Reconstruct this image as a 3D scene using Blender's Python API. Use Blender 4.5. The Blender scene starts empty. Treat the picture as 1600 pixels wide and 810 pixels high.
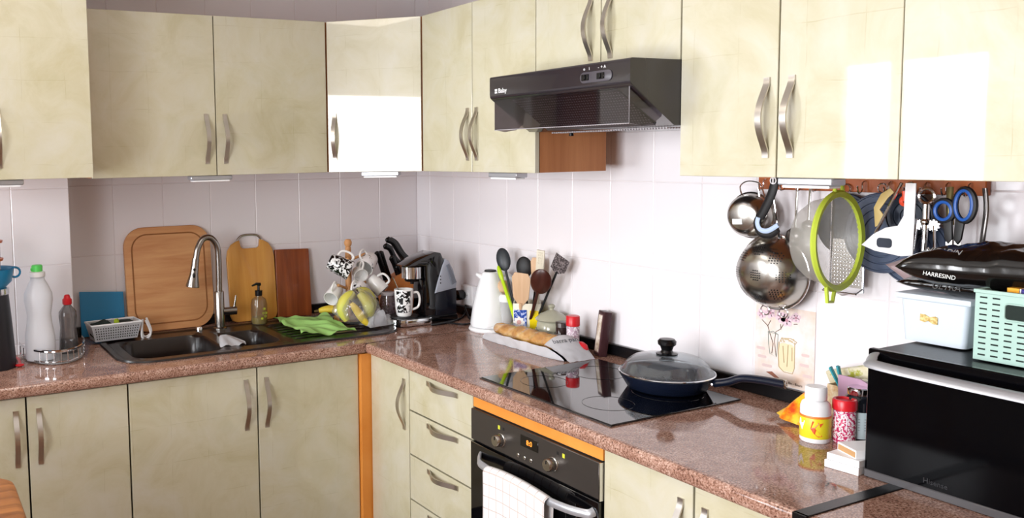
import bpy, bmesh, math, random
from mathutils import noise as NZ
from mathutils import Vector, Matrix, Euler, Quaternion
PI = math.pi
random.seed(4)
S = bpy.context.scene
C = S.collection
# ------------------------------------------------------------ camera, world, lights, exposure
cam = bpy.data.cameras.new('camera'); co = bpy.data.objects.new('camera', cam); C.objects.link(co)
fv = Vector((0.44080805, 0.89352997, -0.08539587)); rv = Vector((0.89602346, -0.44367591, -0.01713633)); uv = Vector((0.05319991, 0.06896287, 0.99619973))
M = Matrix((rv, uv, -fv)).transposed().to_4x4(); M.translation = Vector((-2.2363, -3.6697, 1.653))
co.matrix_world = M
cam.sensor_width = 36; cam.sensor_fit = 'HORIZONTAL'; cam.lens = 1376.99/1600*36
cam.shift_x = (800-527.83)/1600; cam.shift_y = (359.48-405)/1600; cam.clip_start = 0.05
S.camera = co
W = bpy.data.worlds.new('world'); S.world = W; W.use_nodes = True
W.node_tree.nodes['Background'].inputs[0].default_value = (0.96, 0.97, 1.0, 1); W.node_tree.nodes['Background'].inputs[1].default_value = 2.6
def area(name, loc, direction, sx, sy, power, col=(1, 1, 1), spread=180):
    l = bpy.data.lights.new(name, 'AREA'); l.shape = 'RECTANGLE'; l.size = sx; l.size_y = sy; l.energy = power; l.color = col; l.spread = math.radians(spread)
    o = bpy.data.objects.new(name, l); C.objects.link(o); o.location = loc
    o.rotation_euler = Vector(direction).to_track_quat('-Z', 'Y').to_euler(); return o
# daylight pouring through the two windows of the opposite wall, plus an added, unseen warm fill light overhead
area('window_daylight', (-3.53, -2.75, 1.52), (1, 0, 0), 1.66, 1.32, 55, (0.97, 0.975, 1.0), 126)
area('window_daylight', (-3.53, -0.66, 1.52), (1, 0, 0), 0.86, 1.28, 17, (0.90, 0.95, 1.0), 100)
area('overhead_fill', (-1.9, -1.35, 2.46), (0, 0, -1), 0.6, 0.6, 6, (1.0, 0.91, 0.8))
S.view_settings.view_transform = 'Standard'; S.view_settings.look = 'None'; S.view_settings.gamma = 1; S.view_settings.use_curve_mapping = False
S.view_settings.exposure = 0.18

# ------------------------------------------------------------ materials
def lin(h):
    if isinstance(h, tuple): return (*h, 1)
    v = [int(h[i:i+2], 16)/255 for i in (0, 2, 4)]
    return tuple([(c/12.92 if c <= .04045 else ((c+.055)/1.055)**2.4) for c in v])+(1,)
def mat(name, col, rough=.5, metal=0, trans=0, ior=1.45, alpha=1, coat=0, emit=None, es=1, bump=0, bscale=80, sss=0, spec=.5):
    m = bpy.data.materials.new(name); m.use_nodes = True; b = m.node_tree.nodes['Principled BSDF']; I = b.inputs
    I['Base Color'].default_value = lin(col); I['Roughness'].default_value = rough; I['Metallic'].default_value = metal
    I['Transmission Weight'].default_value = trans; I['IOR'].default_value = ior; I['Alpha'].default_value = alpha
    I['Coat Weight'].default_value = coat; I['Coat Roughness'].default_value = .03; I['Specular IOR Level'].default_value = spec
    if emit: I['Emission Color'].default_value = lin(emit); I['Emission Strength'].default_value = es
    nt = m.node_tree
    if bump or not trans:
        tc = nt.nodes.new('ShaderNodeTexCoord'); n = nt.nodes.new('ShaderNodeTexNoise'); n.inputs['Scale'].default_value = bscale; n.inputs['Detail'].default_value = 4
        nt.links.new(tc.outputs['Object'], n.inputs['Vector'])
        if bump:
            bp = nt.nodes.new('ShaderNodeBump'); bp.inputs['Strength'].default_value = bump; bp.inputs['Distance'].default_value = .002
            nt.links.new(n.outputs['Fac'], bp.inputs['Height']); nt.links.new(bp.outputs['Normal'], I['Normal'])
        else:   # faint wear in the gloss
            mr = nt.nodes.new('ShaderNodeMapRange'); mr.inputs['To Min'].default_value = max(rough-.015, 0.01); mr.inputs['To Max'].default_value = rough+.02
            nt.links.new(n.outputs['Fac'], mr.inputs['Value']); nt.links.new(mr.outputs['Result'], I['Roughness'])
    return m
def ramp(nt, stops, src, interp='LINEAR'):
    r = nt.nodes.new('ShaderNodeValToRGB'); r.color_ramp.interpolation = interp
    e = r.color_ramp.elements
    while len(e) < len(stops): e.new(.5)
    for k, (p, c) in enumerate(stops): e[k].position = p; e[k].color = lin(c)
    nt.links.new(src, r.inputs['Fac']); return r.outputs['Color']
def noise(nt, scale, detail=4, vec=None, rough=.6, mapscale=None, dist=0):
    tc = nt.nodes.new('ShaderNodeTexCoord'); n = nt.nodes.new('ShaderNodeTexNoise')
    n.inputs['Scale'].default_value = scale; n.inputs['Detail'].default_value = detail; n.inputs['Roughness'].default_value = rough; n.inputs['Distortion'].default_value = dist
    src = tc.outputs['Object']
    if mapscale:
        mp = nt.nodes.new('ShaderNodeMapping'); mp.inputs['Scale'].default_value = mapscale; nt.links.new(src, mp.inputs['Vector']); src = mp.outputs['Vector']
    nt.links.new(src, n.inputs['Vector']); return n
def pattern(name, scale, stops, rough=.4, mapscale=None, detail=4, interp='LINEAR', coat=0, metal=0, dist=0, bump=0):
    m = mat(name, 'ffffff', rough, metal, coat=coat); nt = m.node_tree
    n = noise(nt, scale, detail, mapscale=mapscale, dist=dist)
    nt.links.new(ramp(nt, stops, n.outputs['Fac'], interp), nt.nodes['Principled BSDF'].inputs['Base Color'])
    if bump:
        bp = nt.nodes.new('ShaderNodeBump'); bp.inputs['Strength'].default_value = bump; bp.inputs['Distance'].default_value = .003
        nt.links.new(n.outputs['Fac'], bp.inputs['Height']); nt.links.new(bp.outputs['Normal'], nt.nodes['Principled BSDF'].inputs['Normal'])
    return m
def wood(name, dark, light, scale=(30, 30, 2.5), rough=.45, coat=0):
    return pattern(name, 1.0, [(.3, dark), (.7, light)], rough, mapscale=scale, detail=6, dist=.6, coat=coat)
def door_material():
    m = mat('cream laminate with gold leaf squares', 'd9d4b4', .07); nt = m.node_tree; b = nt.nodes['Principled BSDF']
    tc = nt.nodes.new('ShaderNodeTexCoord'); oi = nt.nodes.new('ShaderNodeObjectInfo'); ad = nt.nodes.new('ShaderNodeVectorMath'); ad.operation = 'MULTIPLY_ADD'
    nt.links.new(oi.outputs['Random'], ad.inputs[0]); ad.inputs[1].default_value = (7, 3, 5); nt.links.new(tc.outputs['Object'], ad.inputs[2])
    n = nt.nodes.new('ShaderNodeTexNoise'); n.inputs['Scale'].default_value = 5; n.inputs['Detail'].default_value = 7; n.inputs['Roughness'].default_value = .65; n.inputs['Distortion'].default_value = .8
    nt.links.new(ad.outputs[0], n.inputs['Vector'])
    c1 = ramp(nt, [(.3, 'bab290'), (.5, 'c6c0a6'), (.72, 'ccc8b8')], n.outputs['Fac'])
    # faint overlapped leaf edges: square grid made from x and z, wobbled
    sp = nt.nodes.new('ShaderNodeSeparateXYZ'); nt.links.new(ad.outputs[0], sp.inputs[0])
    cb = nt.nodes.new('ShaderNodeCombineXYZ'); nt.links.new(sp.outputs[0], cb.inputs[0]); nt.links.new(sp.outputs[2], cb.inputs[1])
    wb = nt.nodes.new('ShaderNodeVectorMath'); wb.operation = 'MULTIPLY_ADD'; n2 = nt.nodes.new('ShaderNodeTexNoise'); n2.inputs['Scale'].default_value = 9
    nt.links.new(ad.outputs[0], n2.inputs['Vector']); nt.links.new(n2.outputs['Color'], wb.inputs[0]); wb.inputs[1].default_value = (.012, .012, 0); nt.links.new(cb.outputs[0], wb.inputs[2])
    br = nt.nodes.new('ShaderNodeTexBrick'); br.offset = 0; br.inputs['Scale'].default_value = 1; br.inputs['Brick Width'].default_value = .14; br.inputs['Row Height'].default_value = .14
    br.inputs['Mortar Size'].default_value = .0016; br.inputs['Mortar Smooth'].default_value = .6; br.inputs['Color1'].default_value = (1, 1, 1, 1); br.inputs['Color2'].default_value = (.93, .94, .9, 1); br.inputs['Mortar'].default_value = (.78, .75, .62, 1)
    nt.links.new(wb.outputs[0], br.inputs['Vector'])
    n3 = nt.nodes.new('ShaderNodeTexNoise'); n3.inputs['Scale'].default_value = 14; n3.inputs['Detail'].default_value = 2; nt.links.new(ad.outputs[0], n3.inputs['Vector'])
    mr = nt.nodes.new('ShaderNodeMapRange'); mr.inputs['From Min'].default_value = .45; mr.inputs['From Max'].default_value = .7; mr.inputs['To Max'].default_value = .8; nt.links.new(n3.outputs['Fac'], mr.inputs['Value'])
    mx = nt.nodes.new('ShaderNodeMix'); mx.data_type = 'RGBA'; mx.blend_type = 'MULTIPLY'
    nt.links.new(mr.outputs['Result'], mx.inputs['Factor']); nt.links.new(c1, mx.inputs['A']); nt.links.new(br.outputs['Color'], mx.inputs['B'])
    nt.links.new(mx.outputs['Result'], b.inputs['Base Color'])
    b.inputs['Roughness'].default_value = .42; b.inputs['Specular IOR Level'].default_value = .9; b.inputs['Coat Weight'].default_value = 1; b.inputs['Coat Roughness'].default_value = .03
    for l in list(nt.links):
        if l.to_socket == b.inputs['Roughness']: nt.links.remove(l)
    return m
def granite_material():
    m = mat('polished pink granite laminate', 'aa8070', .1); nt = m.node_tree; b = nt.nodes['Principled BSDF']
    for l in list(nt.links):
        if l.to_socket == b.inputs['Roughness']: nt.links.remove(l)
    b.inputs['Roughness'].default_value = .07; b.inputs['Specular IOR Level'].default_value = .7
    n1 = noise(nt, 190, 3, rough=.7); n2 = noise(nt, 14, 6, rough=.7, dist=1.2)
    c1 = ramp(nt, [(.34, '4e3630'), (.43, '95705f'), (.52, 'b08c7c'), (.62, 'c6a697'), (.72, 'dac6ba')], n1.outputs['Fac'])
    c2 = ramp(nt, [(.35, 'c4b0a8'), (.5, 'e6dad4'), (.62, 'ffffff')], n2.outputs['Fac'])
    mx = nt.nodes.new('ShaderNodeMix'); mx.data_type = 'RGBA'; mx.blend_type = 'MULTIPLY'; mx.inputs['Factor'].default_value = .75
    nt.links.new(c1, mx.inputs['A']); nt.links.new(c2, mx.inputs['B']); nt.links.new(mx.outputs['Result'], b.inputs['Base Color'])
    return m
DOOR = door_material(); GRAN = granite_material()
TILE = mat('glazed white wall tile', 'ede9ec', .16, bump=.05, bscale=6); GROUT = mat('pale grout', 'e4dcdd', .8)
PAINT = mat('white wall paint', 'f0ece6', .7); WARM = mat('warm cream wall paint', 'd8bc98', .7); CEIL = mat('white ceiling paint', 'f6f4f0', .8); FLOOR = pattern('brown stone floor', 12, [(.3, '6b4a38'), (.7, '8a6650')], .25)
STEEL = mat('brushed steel', 'b9b6b0', .22, 1); CHROME = mat('polished chrome', 'd8d8da', .07, 1); DSTEEL = mat('dark stainless steel', '6e6a69', .28, .9)
NICKEL = mat('brushed nickel', 'c6c0b8', .3, 1)
ORANGE = wood('orange pine edging', 'd9822e', 'e89a48', (4, 4, 4), .4); CARC = wood('walnut brown chipboard', 'a9693a', 'c07f4c', (22, 22, 1.6), .5)
BLACK = mat('black plastic', '0d0d0f', .25); BLACKG = mat('glossy black', '060608', .04, coat=.5); MWG = mat('black oven glass', '040406', .1, spec=.13); BLACKM = mat('matt black', '141416', .5); NAVY = mat('dark blue enamel', '141b2c', .22)
WHITEP = mat('white plastic', 'f2f2f4', .3); WHITEC = mat('white china', 'f4f3f1', .08, coat=.3); SILVER = mat('satin silver plastic', 'b8bac0', .3, .6)
GLASS = mat('clear glass', 'ffffff', .02, trans=1, ior=1.45); RED = mat('red plastic', 'd0202a', .3); GREENP = mat('green plastic', '58d860', .35)
HAZEL = wood('pale beech wood', 'c78d57', 'd9a671', (30, 30, 3), .5); SPOON = wood('pale spoon wood', 'c9a27c', 'dcbb98', (40, 40, 3), .55); DWOOD = wood('dark spoon wood', '35160f', '4c231a', (30, 30, 3), .3)
LIME = mat('lime green plastic', 'b8d818', .35)
LIME2 = mat('pale lime plastic', 'c2d648', .4); FAUC = mat('satin steel faucet', '96928e', .24, 1)
def thin(name, col, alpha, rough=.1): return mat(name, col, rough, alpha=alpha)
def clear(name, tint, body, rough=.03, ior=1.5, body_col='f4f6fa'):
    """thin clear sheet: tinted see-through, mirror-like at grazing angles, a little milky body"""
    m = bpy.data.materials.new(name); m.use_nodes = True; nt = m.node_tree; out = nt.nodes['Material Output']; nt.nodes.remove(nt.nodes['Principled BSDF'])
    t_ = nt.nodes.new('ShaderNodeBsdfTransparent'); t_.inputs[0].default_value = lin(tint); g_ = nt.nodes.new('ShaderNodeBsdfGlossy'); g_.inputs['Roughness'].default_value = rough
    d_ = nt.nodes.new('ShaderNodeBsdfDiffuse'); d_.inputs[0].default_value = lin(body_col); lw = nt.nodes.new('ShaderNodeLayerWeight'); lw.inputs['Blend'].default_value = .5; pw = nt.nodes.new('ShaderNodeMath'); pw.operation = 'POWER'; pw.inputs[1].default_value = 4.5; nt.links.new(lw.outputs['Facing'], pw.inputs[0]); f_ = nt.nodes.new('ShaderNodeMath'); f_.operation = 'MULTIPLY_ADD'; nt.links.new(pw.outputs[0], f_.inputs[0]); f_.inputs[1].default_value = .7; f_.inputs[2].default_value = ((ior-1)/(ior+1))**2*1.6
    m1 = nt.nodes.new('ShaderNodeMixShader'); m1.inputs[0].default_value = body; m2 = nt.nodes.new('ShaderNodeMixShader')
    nt.links.new(t_.outputs[0], m1.inputs[1]); nt.links.new(d_.outputs[0], m1.inputs[2]); nt.links.new(f_.outputs[0], m2.inputs[0]); nt.links.new(m1.outputs[0], m2.inputs[1]); nt.links.new(g_.outputs[0], m2.inputs[2]); nt.links.new(m2.outputs[0], out.inputs[0]); return m
CLEARP = clear('clear plastic film', 'f6f6f8', .12, .1)

# ------------------------------------------------------------ mesh helpers
def new(): return bmesh.new()
def box(bm, x0, x1, y0, y1, z0, z1, bev=0, mtx=None, seg=1):
    r = bmesh.ops.create_cube(bm, size=1); v = r['verts']
    for q in v: q.co = Vector(((x0+x1)/2+q.co.x*(x1-x0), (y0+y1)/2+q.co.y*(y1-y0), (z0+z1)/2+q.co.z*(z1-z0)))
    if bev:
        e = list({e for q in v for e in q.link_edges}); g = bmesh.ops.bevel(bm, geom=e, offset=bev, segments=seg, profile=.5, affect='EDGES'); v = list({q for f in g['faces'] for q in f.verts} | {q for q in v if q.is_valid})
    if mtx: bmesh.ops.transform(bm, matrix=mtx, verts=[q for q in v if q.is_valid])
    return v
def lathe(bm, prof, seg=28, mtx=None, sx=1, sy=1):
    rings = []
    for r, z in prof:
        if r < 1e-6: rings.append([bm.verts.new((0, 0, z))])
        else: rings.append([bm.verts.new((r*sx*math.cos(2*PI*k/seg), r*sy*math.sin(2*PI*k/seg), z)) for k in range(seg)])
    for a, b in zip(rings, rings[1:]):
        if len(a) == 1 and len(b) == 1: continue
        for k in range(seg):
            k2 = (k+1) % seg
            if len(a) == 1: bm.faces.new((a[0], b[k2], b[k]))
            elif len(b) == 1: bm.faces.new((a[k], a[k2], b[0]))
            else: bm.faces.new((a[k], a[k2], b[k2], b[k]))
    if mtx: bmesh.ops.transform(bm, matrix=mtx, verts=[v for r in rings for v in r])
    bmesh.ops.recalc_face_normals(bm, faces=bm.faces)
def spline(pts, n=6):
    pts = [Vector(p) for p in pts]; P = [pts[0]]+pts+[pts[-1]]; out = []
    for i in range(1, len(P)-2):
        for k in range(n):
            t = k/n; a, b, c, d = P[i-1], P[i], P[i+1], P[i+2]
            out.append(.5*((2*b)+(c-a)*t+(2*a-5*b+4*c-d)*t*t+(3*b-a-3*c+d)*t**3))
    out.append(pts[-1]); return out
def tube(bm, pts, r, seg=10, cap=True, closed=False, flat=1.0, up=None):
    pts = [Vector(p) for p in pts]; n = len(pts); rings = []; prev = None
    rr = r if isinstance(r, (list, tuple)) else [r]*n
    for i, p in enumerate(pts):
        if closed: t = (pts[(i+1) % n]-pts[i-1]).normalized()
        else: t = (pts[min(i+1, n-1)]-pts[max(i-1, 0)]).normalized()
        if prev is None:
            a = Vector(up) if up else (Vector((0, 0, 1)) if abs(t.z) < .9 else Vector((1, 0, 0)))
            prev = (a-a.dot(t)*t).normalized()
        else: prev = (prev-prev.dot(t)*t).normalized()
        s = t.cross(prev)
        rings.append([bm.verts.new(p+rr[i]*(math.cos(2*PI*k/seg)*prev*flat+math.sin(2*PI*k/seg)*s)) for k in range(seg)])
    m = n if closed else n-1
    for i in range(m):
        a, b = rings[i], rings[(i+1) % n]
        for k in range(seg): bm.faces.new((a[k], a[(k+1) % seg], b[(k+1) % seg], b[k]))
    if cap and not closed: bm.faces.new(rings[0][::-1]); bm.faces.new(rings[-1])
    bmesh.ops.recalc_face_normals(bm, faces=bm.faces)
def ring(bm, c, R, r, axis=(0, 0, 1), seg=40, s2=8, a0=0, a1=2*PI):
    q = Vector(axis).to_track_quat('Z', 'Y'); full = abs(a1-a0-2*PI) < 1e-4
    pts = [Vector(c)+q @ Vector((R*math.cos(a0+(a1-a0)*k/seg), R*math.sin(a0+(a1-a0)*k/seg), 0)) for k in range(seg if full else seg+1)]
    tube(bm, pts, r, s2, closed=full)
def prism(bm, poly, t, mtx=None, bev=0):
    """poly in x,z ; thickness t along y (0..t)"""
    a = [bm.verts.new((x, 0, z)) for x, z in poly]; b = [bm.verts.new((x, t, z)) for x, z in poly]
    fs = [bm.faces.new(a), bm.faces.new(b[::-1])]; n = len(poly)
    for k in range(n): fs.append(bm.faces.new((a[k], b[k], b[(k+1) % n], a[(k+1) % n])))
    bmesh.ops.recalc_face_normals(bm, faces=fs)
    v = a+b
    if bev:
        e = list({e for f in fs[:2] for e in f.edges}); g = bmesh.ops.bevel(bm, geom=e, offset=bev, segments=2, profile=.5, affect='EDGES'); v = list(set([q for f in g['faces'] for q in f.verts]+[q for q in v if q.is_valid]))
    if mtx: bmesh.ops.transform(bm, matrix=mtx, verts=v)
def rrect(x0, x1, z0, z1, r, n=6):
    out = []
    for cx, cz, a in ((x1-r, z0+r, -PI/2), (x1-r, z1-r, 0), (x0+r, z1-r, PI/2), (x0+r, z0+r, PI)):
        out += [(cx+r*math.cos(a+PI/2*k/n), cz+r*math.sin(a+PI/2*k/n)) for k in range(n+1)]
    return out
def grid(bm, fn, nu, nv, thick=0):
    V = [[bm.verts.new(fn(i/nu, j/nv)) for j in range(nv+1)] for i in range(nu+1)]
    for i in range(nu):
        for j in range(nv): bm.faces.new((V[i][j], V[i+1][j], V[i+1][j+1], V[i][j+1]))
    if thick: bmesh.ops.solidify(bm, geom=bm.faces[:], thickness=thick)
    bmesh.ops.recalc_face_normals(bm, faces=bm.faces)
def blob(bm, c, r, sub=2, sc=(1, 1, 1), jit=0, mtx=None):
    g = bmesh.ops.create_icosphere(bm, subdivisions=sub, radius=1)
    for v in g['verts']:
        k = 1+(random.uniform(-jit, jit) if jit else 0)
        p = Vector((v.co.x*r*sc[0]*k, v.co.y*r*sc[1]*k, v.co.z*r*sc[2]*k))
        v.co = (mtx @ p if mtx else p)+Vector(c)
def sg(v, p): return math.copysign(abs(v)**p, v)
def obj(name, bm, m, parent=None, loc=None, rot=None, smooth=True, ang=40):
    me = bpy.data.meshes.new(name); bm.to_mesh(me); bm.free()
    ms = m if isinstance(m, (list, tuple)) else [m]
    for x in ms: me.materials.append(x)
    if smooth:
        me.shade_smooth()
        try: me.set_sharp_from_angle(angle=math.radians(ang))
        except Exception: pass
    o = bpy.data.objects.new(name, me); C.objects.link(o)
    if parent: o.parent = parent
    if loc: o.location = loc
    if rot: o.rotation_euler = rot
    return o
def tag(o, label, cat, group=None):
    o['label'] = label; o['category'] = cat
    if group: o['group'] = group
    return o
def struct(o): o['kind'] = 'structure'; return o
def thing(name, label, cat, loc=(0, 0, 0), rotz=0, group=None, mtx=None):
    o = bpy.data.objects.new(name, None); C.objects.link(o); o.empty_display_size = .05
    if mtx is not None: o.matrix_world = mtx
    else: o.location = loc; o.rotation_euler = (0, 0, rotz)
    return tag(o, label, cat, group)
def share(name, me, parent=None, loc=(0, 0, 0), rot=(0, 0, 0), scale=None):
    o = bpy.data.objects.new(name, me); C.objects.link(o); o.parent = parent; o.location = loc; o.rotation_euler = rot
    if scale: o.scale = scale
    return o
def frame(origin, zdir, xdir):
    z = Vector(zdir).normalized(); x = Vector(xdir); x = (x-x.dot(z)*z).normalized(); y = z.cross(x)
    m = Matrix((x, y, z)).transposed().to_4x4(); m.translation = Vector(origin); return m
def text(name, s, size, m, parent, loc, rot, depth=.0004, align='CENTER', sx=1):
    c = bpy.data.curves.new(name, 'FONT'); c.body = s; c.size = size; c.extrude = depth; c.align_x = align; c.align_y = 'CENTER'; c.resolution_u = 3
    t = bpy.data.objects.new(name, c); C.objects.link(t); dg = bpy.context.evaluated_depsgraph_get()
    me = bpy.data.meshes.new_from_object(t.evaluated_get(dg)); bpy.data.objects.remove(t); me.materials.clear(); me.materials.append(m)
    o = bpy.data.objects.new(name, me); C.objects.link(o)
    if parent: o.parent = parent
    o.location = loc; o.rotation_euler = rot; o.scale = (sx, 1, 1); return o
FR = (PI/2, 0, 0)            # text facing local -y

# ------------------------------------------------------------ the room
XW, YW = .085, .13
def plate(name, x0, x1, y0, y1, z0, z1, m):
    b = new(); box(b, x0, x1, y0, y1, z0, z1); return struct(obj(name, b, m, smooth=False))
floor = plate('floor', -3.6, .3, -5.6, .3, -.05, 0, FLOOR); plate('ceiling', -3.6, .3, -5.6, .3, 2.5, 2.55, CEIL)
wb = plate('wall_back', -3.6, .3, YW+.0017, .3, 0, 2.5, GROUT); wr = plate('wall_right', XW+.0017, .3, -5.6, YW+.0017, 0, 2.5, GROUT)
pier = plate('wall_pier', -2.7, -1.6517, -.0983, YW+.0017, 0, 2.5, GROUT)
plate('wall_front', -3.6, .3, -5.65, -5.6, 0, 2.5, WARM)
b = new(); X0, X1 = -3.62, -3.5
for (y0, y1, z0, z1) in ((-5.6, -3.6, 0, 2.5), (-3.6, -1.9, 0, .85), (-3.6, -1.9, 2.17, 2.5), (-1.9, -1.1, 0, 2.5), (-1.1, -.22, 0, .88), (-1.1, -.22, 2.17, 2.5), (-.22, .3, 0, 2.5)): box(b, X0, X1, y0, y1, z0, z1)
struct(obj('wall_left', b, PAINT, smooth=False))
def window(name, y0, y1, z0, z1, mull):
    w = struct(thing(name, 'x', 'x')); del w['label']; del w['category']
    b = new()
    for a in (y0, y1-.05): box(b, -3.52, -3.46, a, a+.05, z0, z1, .004)
    for a in (z0, z1-.05): box(b, -3.52, -3.46, y0+.05, y1-.05, a, a+.05, .004)
    obj('window_frame', b, WHITEP, w)
    for m_ in mull: b = new(); box(b, -3.515, -3.465, m_-.03, m_+.03, z0+.05, z1-.05, .004); obj('mullion', b, WHITEP, w)
    b = new(); box(b, -3.56, -3.42, y0-.03, y1+.03, z0-.03, z0-.002, .004); obj('window_sill', b, WHITEP, w)
window('window_1', -1.1, -.22, .88, 2.17, [-.58]); window('window_2', -3.6, -1.9, .85, 2.17, [-3.02])
# wall tiles: each tile a piece of its wall
def tile_mesh(w, h):
    b = new(); g = .0011; t = .006; e = .0016
    pts = [(g, t, g), (w-g, t, g), (w-g, t, h-g), (g, t, h-g), (g, .0012, g), (w-g, .0012, g), (w-g, .0012, h-g), (g, .0012, h-g), (g+e, 0, g+e), (w-g-e, 0, g+e), (w-g-e, 0, h-g-e), (g+e, 0, h-g-e)]
    v = [b.verts.new(p) for p in pts]
    for f in ((8, 9, 10, 11), (4, 5, 9, 8), (5, 6, 10, 9), (6, 7, 11, 10), (7, 4, 8, 11), (0, 1, 5, 4), (1, 2, 6, 5), (2, 3, 7, 6), (3, 0, 4, 7)): b.faces.new([v[k] for k in f])
    bmesh.ops.recalc_face_normals(b, faces=b.faces)
    me = bpy.data.meshes.new('tile'); b.to_mesh(me); b.free(); me.materials.append(TILE); return me
TM = {}
def tiles(wall, origin, rotz, cols, rows, skip=None):
    """cols/rows: boundaries in local x and z"""
    q = Euler((0, 0, rotz)).to_matrix()
    for i in range(len(cols)-1):
        for j in range(len(rows)-1):
            w, h = round(cols[i+1]-cols[i], 4), round(rows[j+1]-rows[j], 4)
            if skip and skip(cols[i], rows[j]): continue
            if (w, h) not in TM: TM[(w, h)] = tile_mesh(w, h)
            p = Vector(origin)+q @ Vector((cols[i], 0, 0)); a = random.uniform(-.0022, .0022); bb = random.uniform(-.0018, .0018)
            share('tile', TM[(w, h)], wall, (p.x, p.y, rows[j]), (bb, 0, rotz+a))
ROWS = [.86, .94, 1.24, 1.54, 1.84, 2.14, 2.44, 2.5]
tiles(wb, (XW-.2165*8, YW, 0), 0, [.2165*k for k in range(9)], ROWS)
tiles(wr, (XW, YW, 0), -PI/2, [0, .124]+[.124+.205*k for k in range(1, 17)], ROWS)
tiles(pier, (-1.65-.2165*4, -.10, 0), 0, [.2165*k for k in range(5)], ROWS)
tiles(pier, (-1.65, -.10, 0), PI/2, [0, .229], ROWS)
for b0 in (0,):
    b = new(); box(b, XW-.018, XW-.0005, -3.0, YW-.02, .901, .942, .003); tag(obj('worktop_upstand', b, BLACK), 'black plastic upstand strip along the right wall behind the hob', 'trim')
    b = new(); box(b, -1.645, XW-.02, YW-.018, YW-.0005, .901, .942, .003); tag(obj('worktop_upstand', b, BLACK), 'black plastic upstand strip behind the sink and cutting boards', 'trim')

# decorated tile with blossom twigs and two jars
t = thing('decorated_tile', 'decorated wall tile printed with blossom twigs and two glass jars', 'tile', (XW-.0015, -1.847, .944), -PI/2)
b = new(); box(b, 0, .196, 0, .0015, 0, .236, 0); obj('tile_face', b, pattern('printed tile wash', 11, [(.4, 'ece4e2'), (.6, 'e6d4c8'), (.75, 'dcc0ac')], .16), t, smooth=False)
pk = mat('pale pink print', 'e6c9d4', .3); dpk = mat('deep pink print', 'bd8898', .3); br_ = mat('brown print', '6b5546', .3); gr_ = mat('grey green print', '9aa39c', .3); am_ = mat('amber print', 'c9b48e', .3); ye_ = mat('pale yellow print', 'ead9b4', .3)
for fx, fz, r in ((.02, .205, .016), (.05, .212, .017), (.085, .205, .018), (.105, .198, .02), (.135, .21, .015)):
    b = new()
    for k in range(5):
        a = k*2*PI/5+fx*40; prism(b, [(fx+.6*r*math.cos(a)+.45*r*math.cos(c*PI/4), fz+.6*r*math.sin(a)+.45*r*math.sin(c*PI/4)) for c in range(8)], .0004+k*.00005, Matrix.Translation((0, -.0006, 0)))
    f = obj('blossom', b, pk, t, smooth=False)
    b = new(); prism(b, [(fx+.25*r*math.cos(c*PI/4), fz+.25*r*math.sin(c*PI/4)) for c in range(8)], .0004, Matrix.Translation((0, -.001, 0))); obj('blossom_centre', b, dpk, f, smooth=False)
b = new()
for pts in ([(.022, .187), (.042, .172), (.05, .15), (.062, .12), (.058, .09)], [(.052, .19), (.046, .178), (.042, .172)], [(.095, .185), (.085, .168), (.07, .158), (.066, .13), (.07, .1), (.072, .085)], [(.085, .183), (.087, .168)], [(.14, .192), (.128, .19)]):
    tube(b, [(x, -.0004, z) for x, z in pts], .0011, 5)
obj('twigs', b, br_, t)
b = new(); tube(b, [(x, -.0004, z) for x, z in ((.044, .155), (.046, .12), (.052, .088), (.074, .082), (.078, .15), (.044, .155))], .0011, 5); tube(b, [(.044, -.0004, .15), (.06, -.0004, .158), (.078, -.0004, .15)], .0012, 5); obj('glass_drawing', b, gr_, t)
b = new(); prism(b, rrect(.082, .132, .045, .128, .012), .0004, Matrix.Translation((0, -.0004, 0))); j = obj('jar_drawing', b, ye_, t, smooth=False)
b = new()
for pts in ([(.082, .13), (.08, .1), (.083, .055), (.1, .042), (.128, .042), (.134, .06), (.133, .13)], [(.085, .132), (.09, .142), (.12, .146), (.14, .138), (.133, .13)], [(.095, .12), (.1, .07)], [(.112, .125), (.11, .06)], [(.125, .12), (.126, .08)]): tube(b, [(x, -.0009, z) for x, z in pts], .0013, 5)
for k in range(14): blob(b, (.088+k*.0034, -.0008, .134+random.uniform(-.006, .01)), .003, 1, (1, .2, 1))
obj('jar_outline', b, am_, t)
b = new()
for x, z, w in ((.005, .095, .03), (.01, .07, .03), (.025, .045, .035), (.15, .07, .03), (.16, .04, .03), (.155, .1, .025)): prism(b, rrect(x, x+w, z, z+.009, .004, 3), .0003, Matrix.Translation((0, -.0003, 0)))
obj('brick_drawing', b, mat('rose grey print', 'd9c3c0', .3), t, smooth=False)
b = new(); prism(b, [(.04, .03), (.07, .018), (.085, .02), (.06, .035)], .0004, Matrix.Translation((0, -.0005, 0))); obj('leaf_drawing', b, mat('rust print', 'a06a56', .3), t, smooth=False)
text('caption', 'Joy - jardin - fleurs', .011, br_, t, (.12, -.0006, .012), FR)

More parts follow.
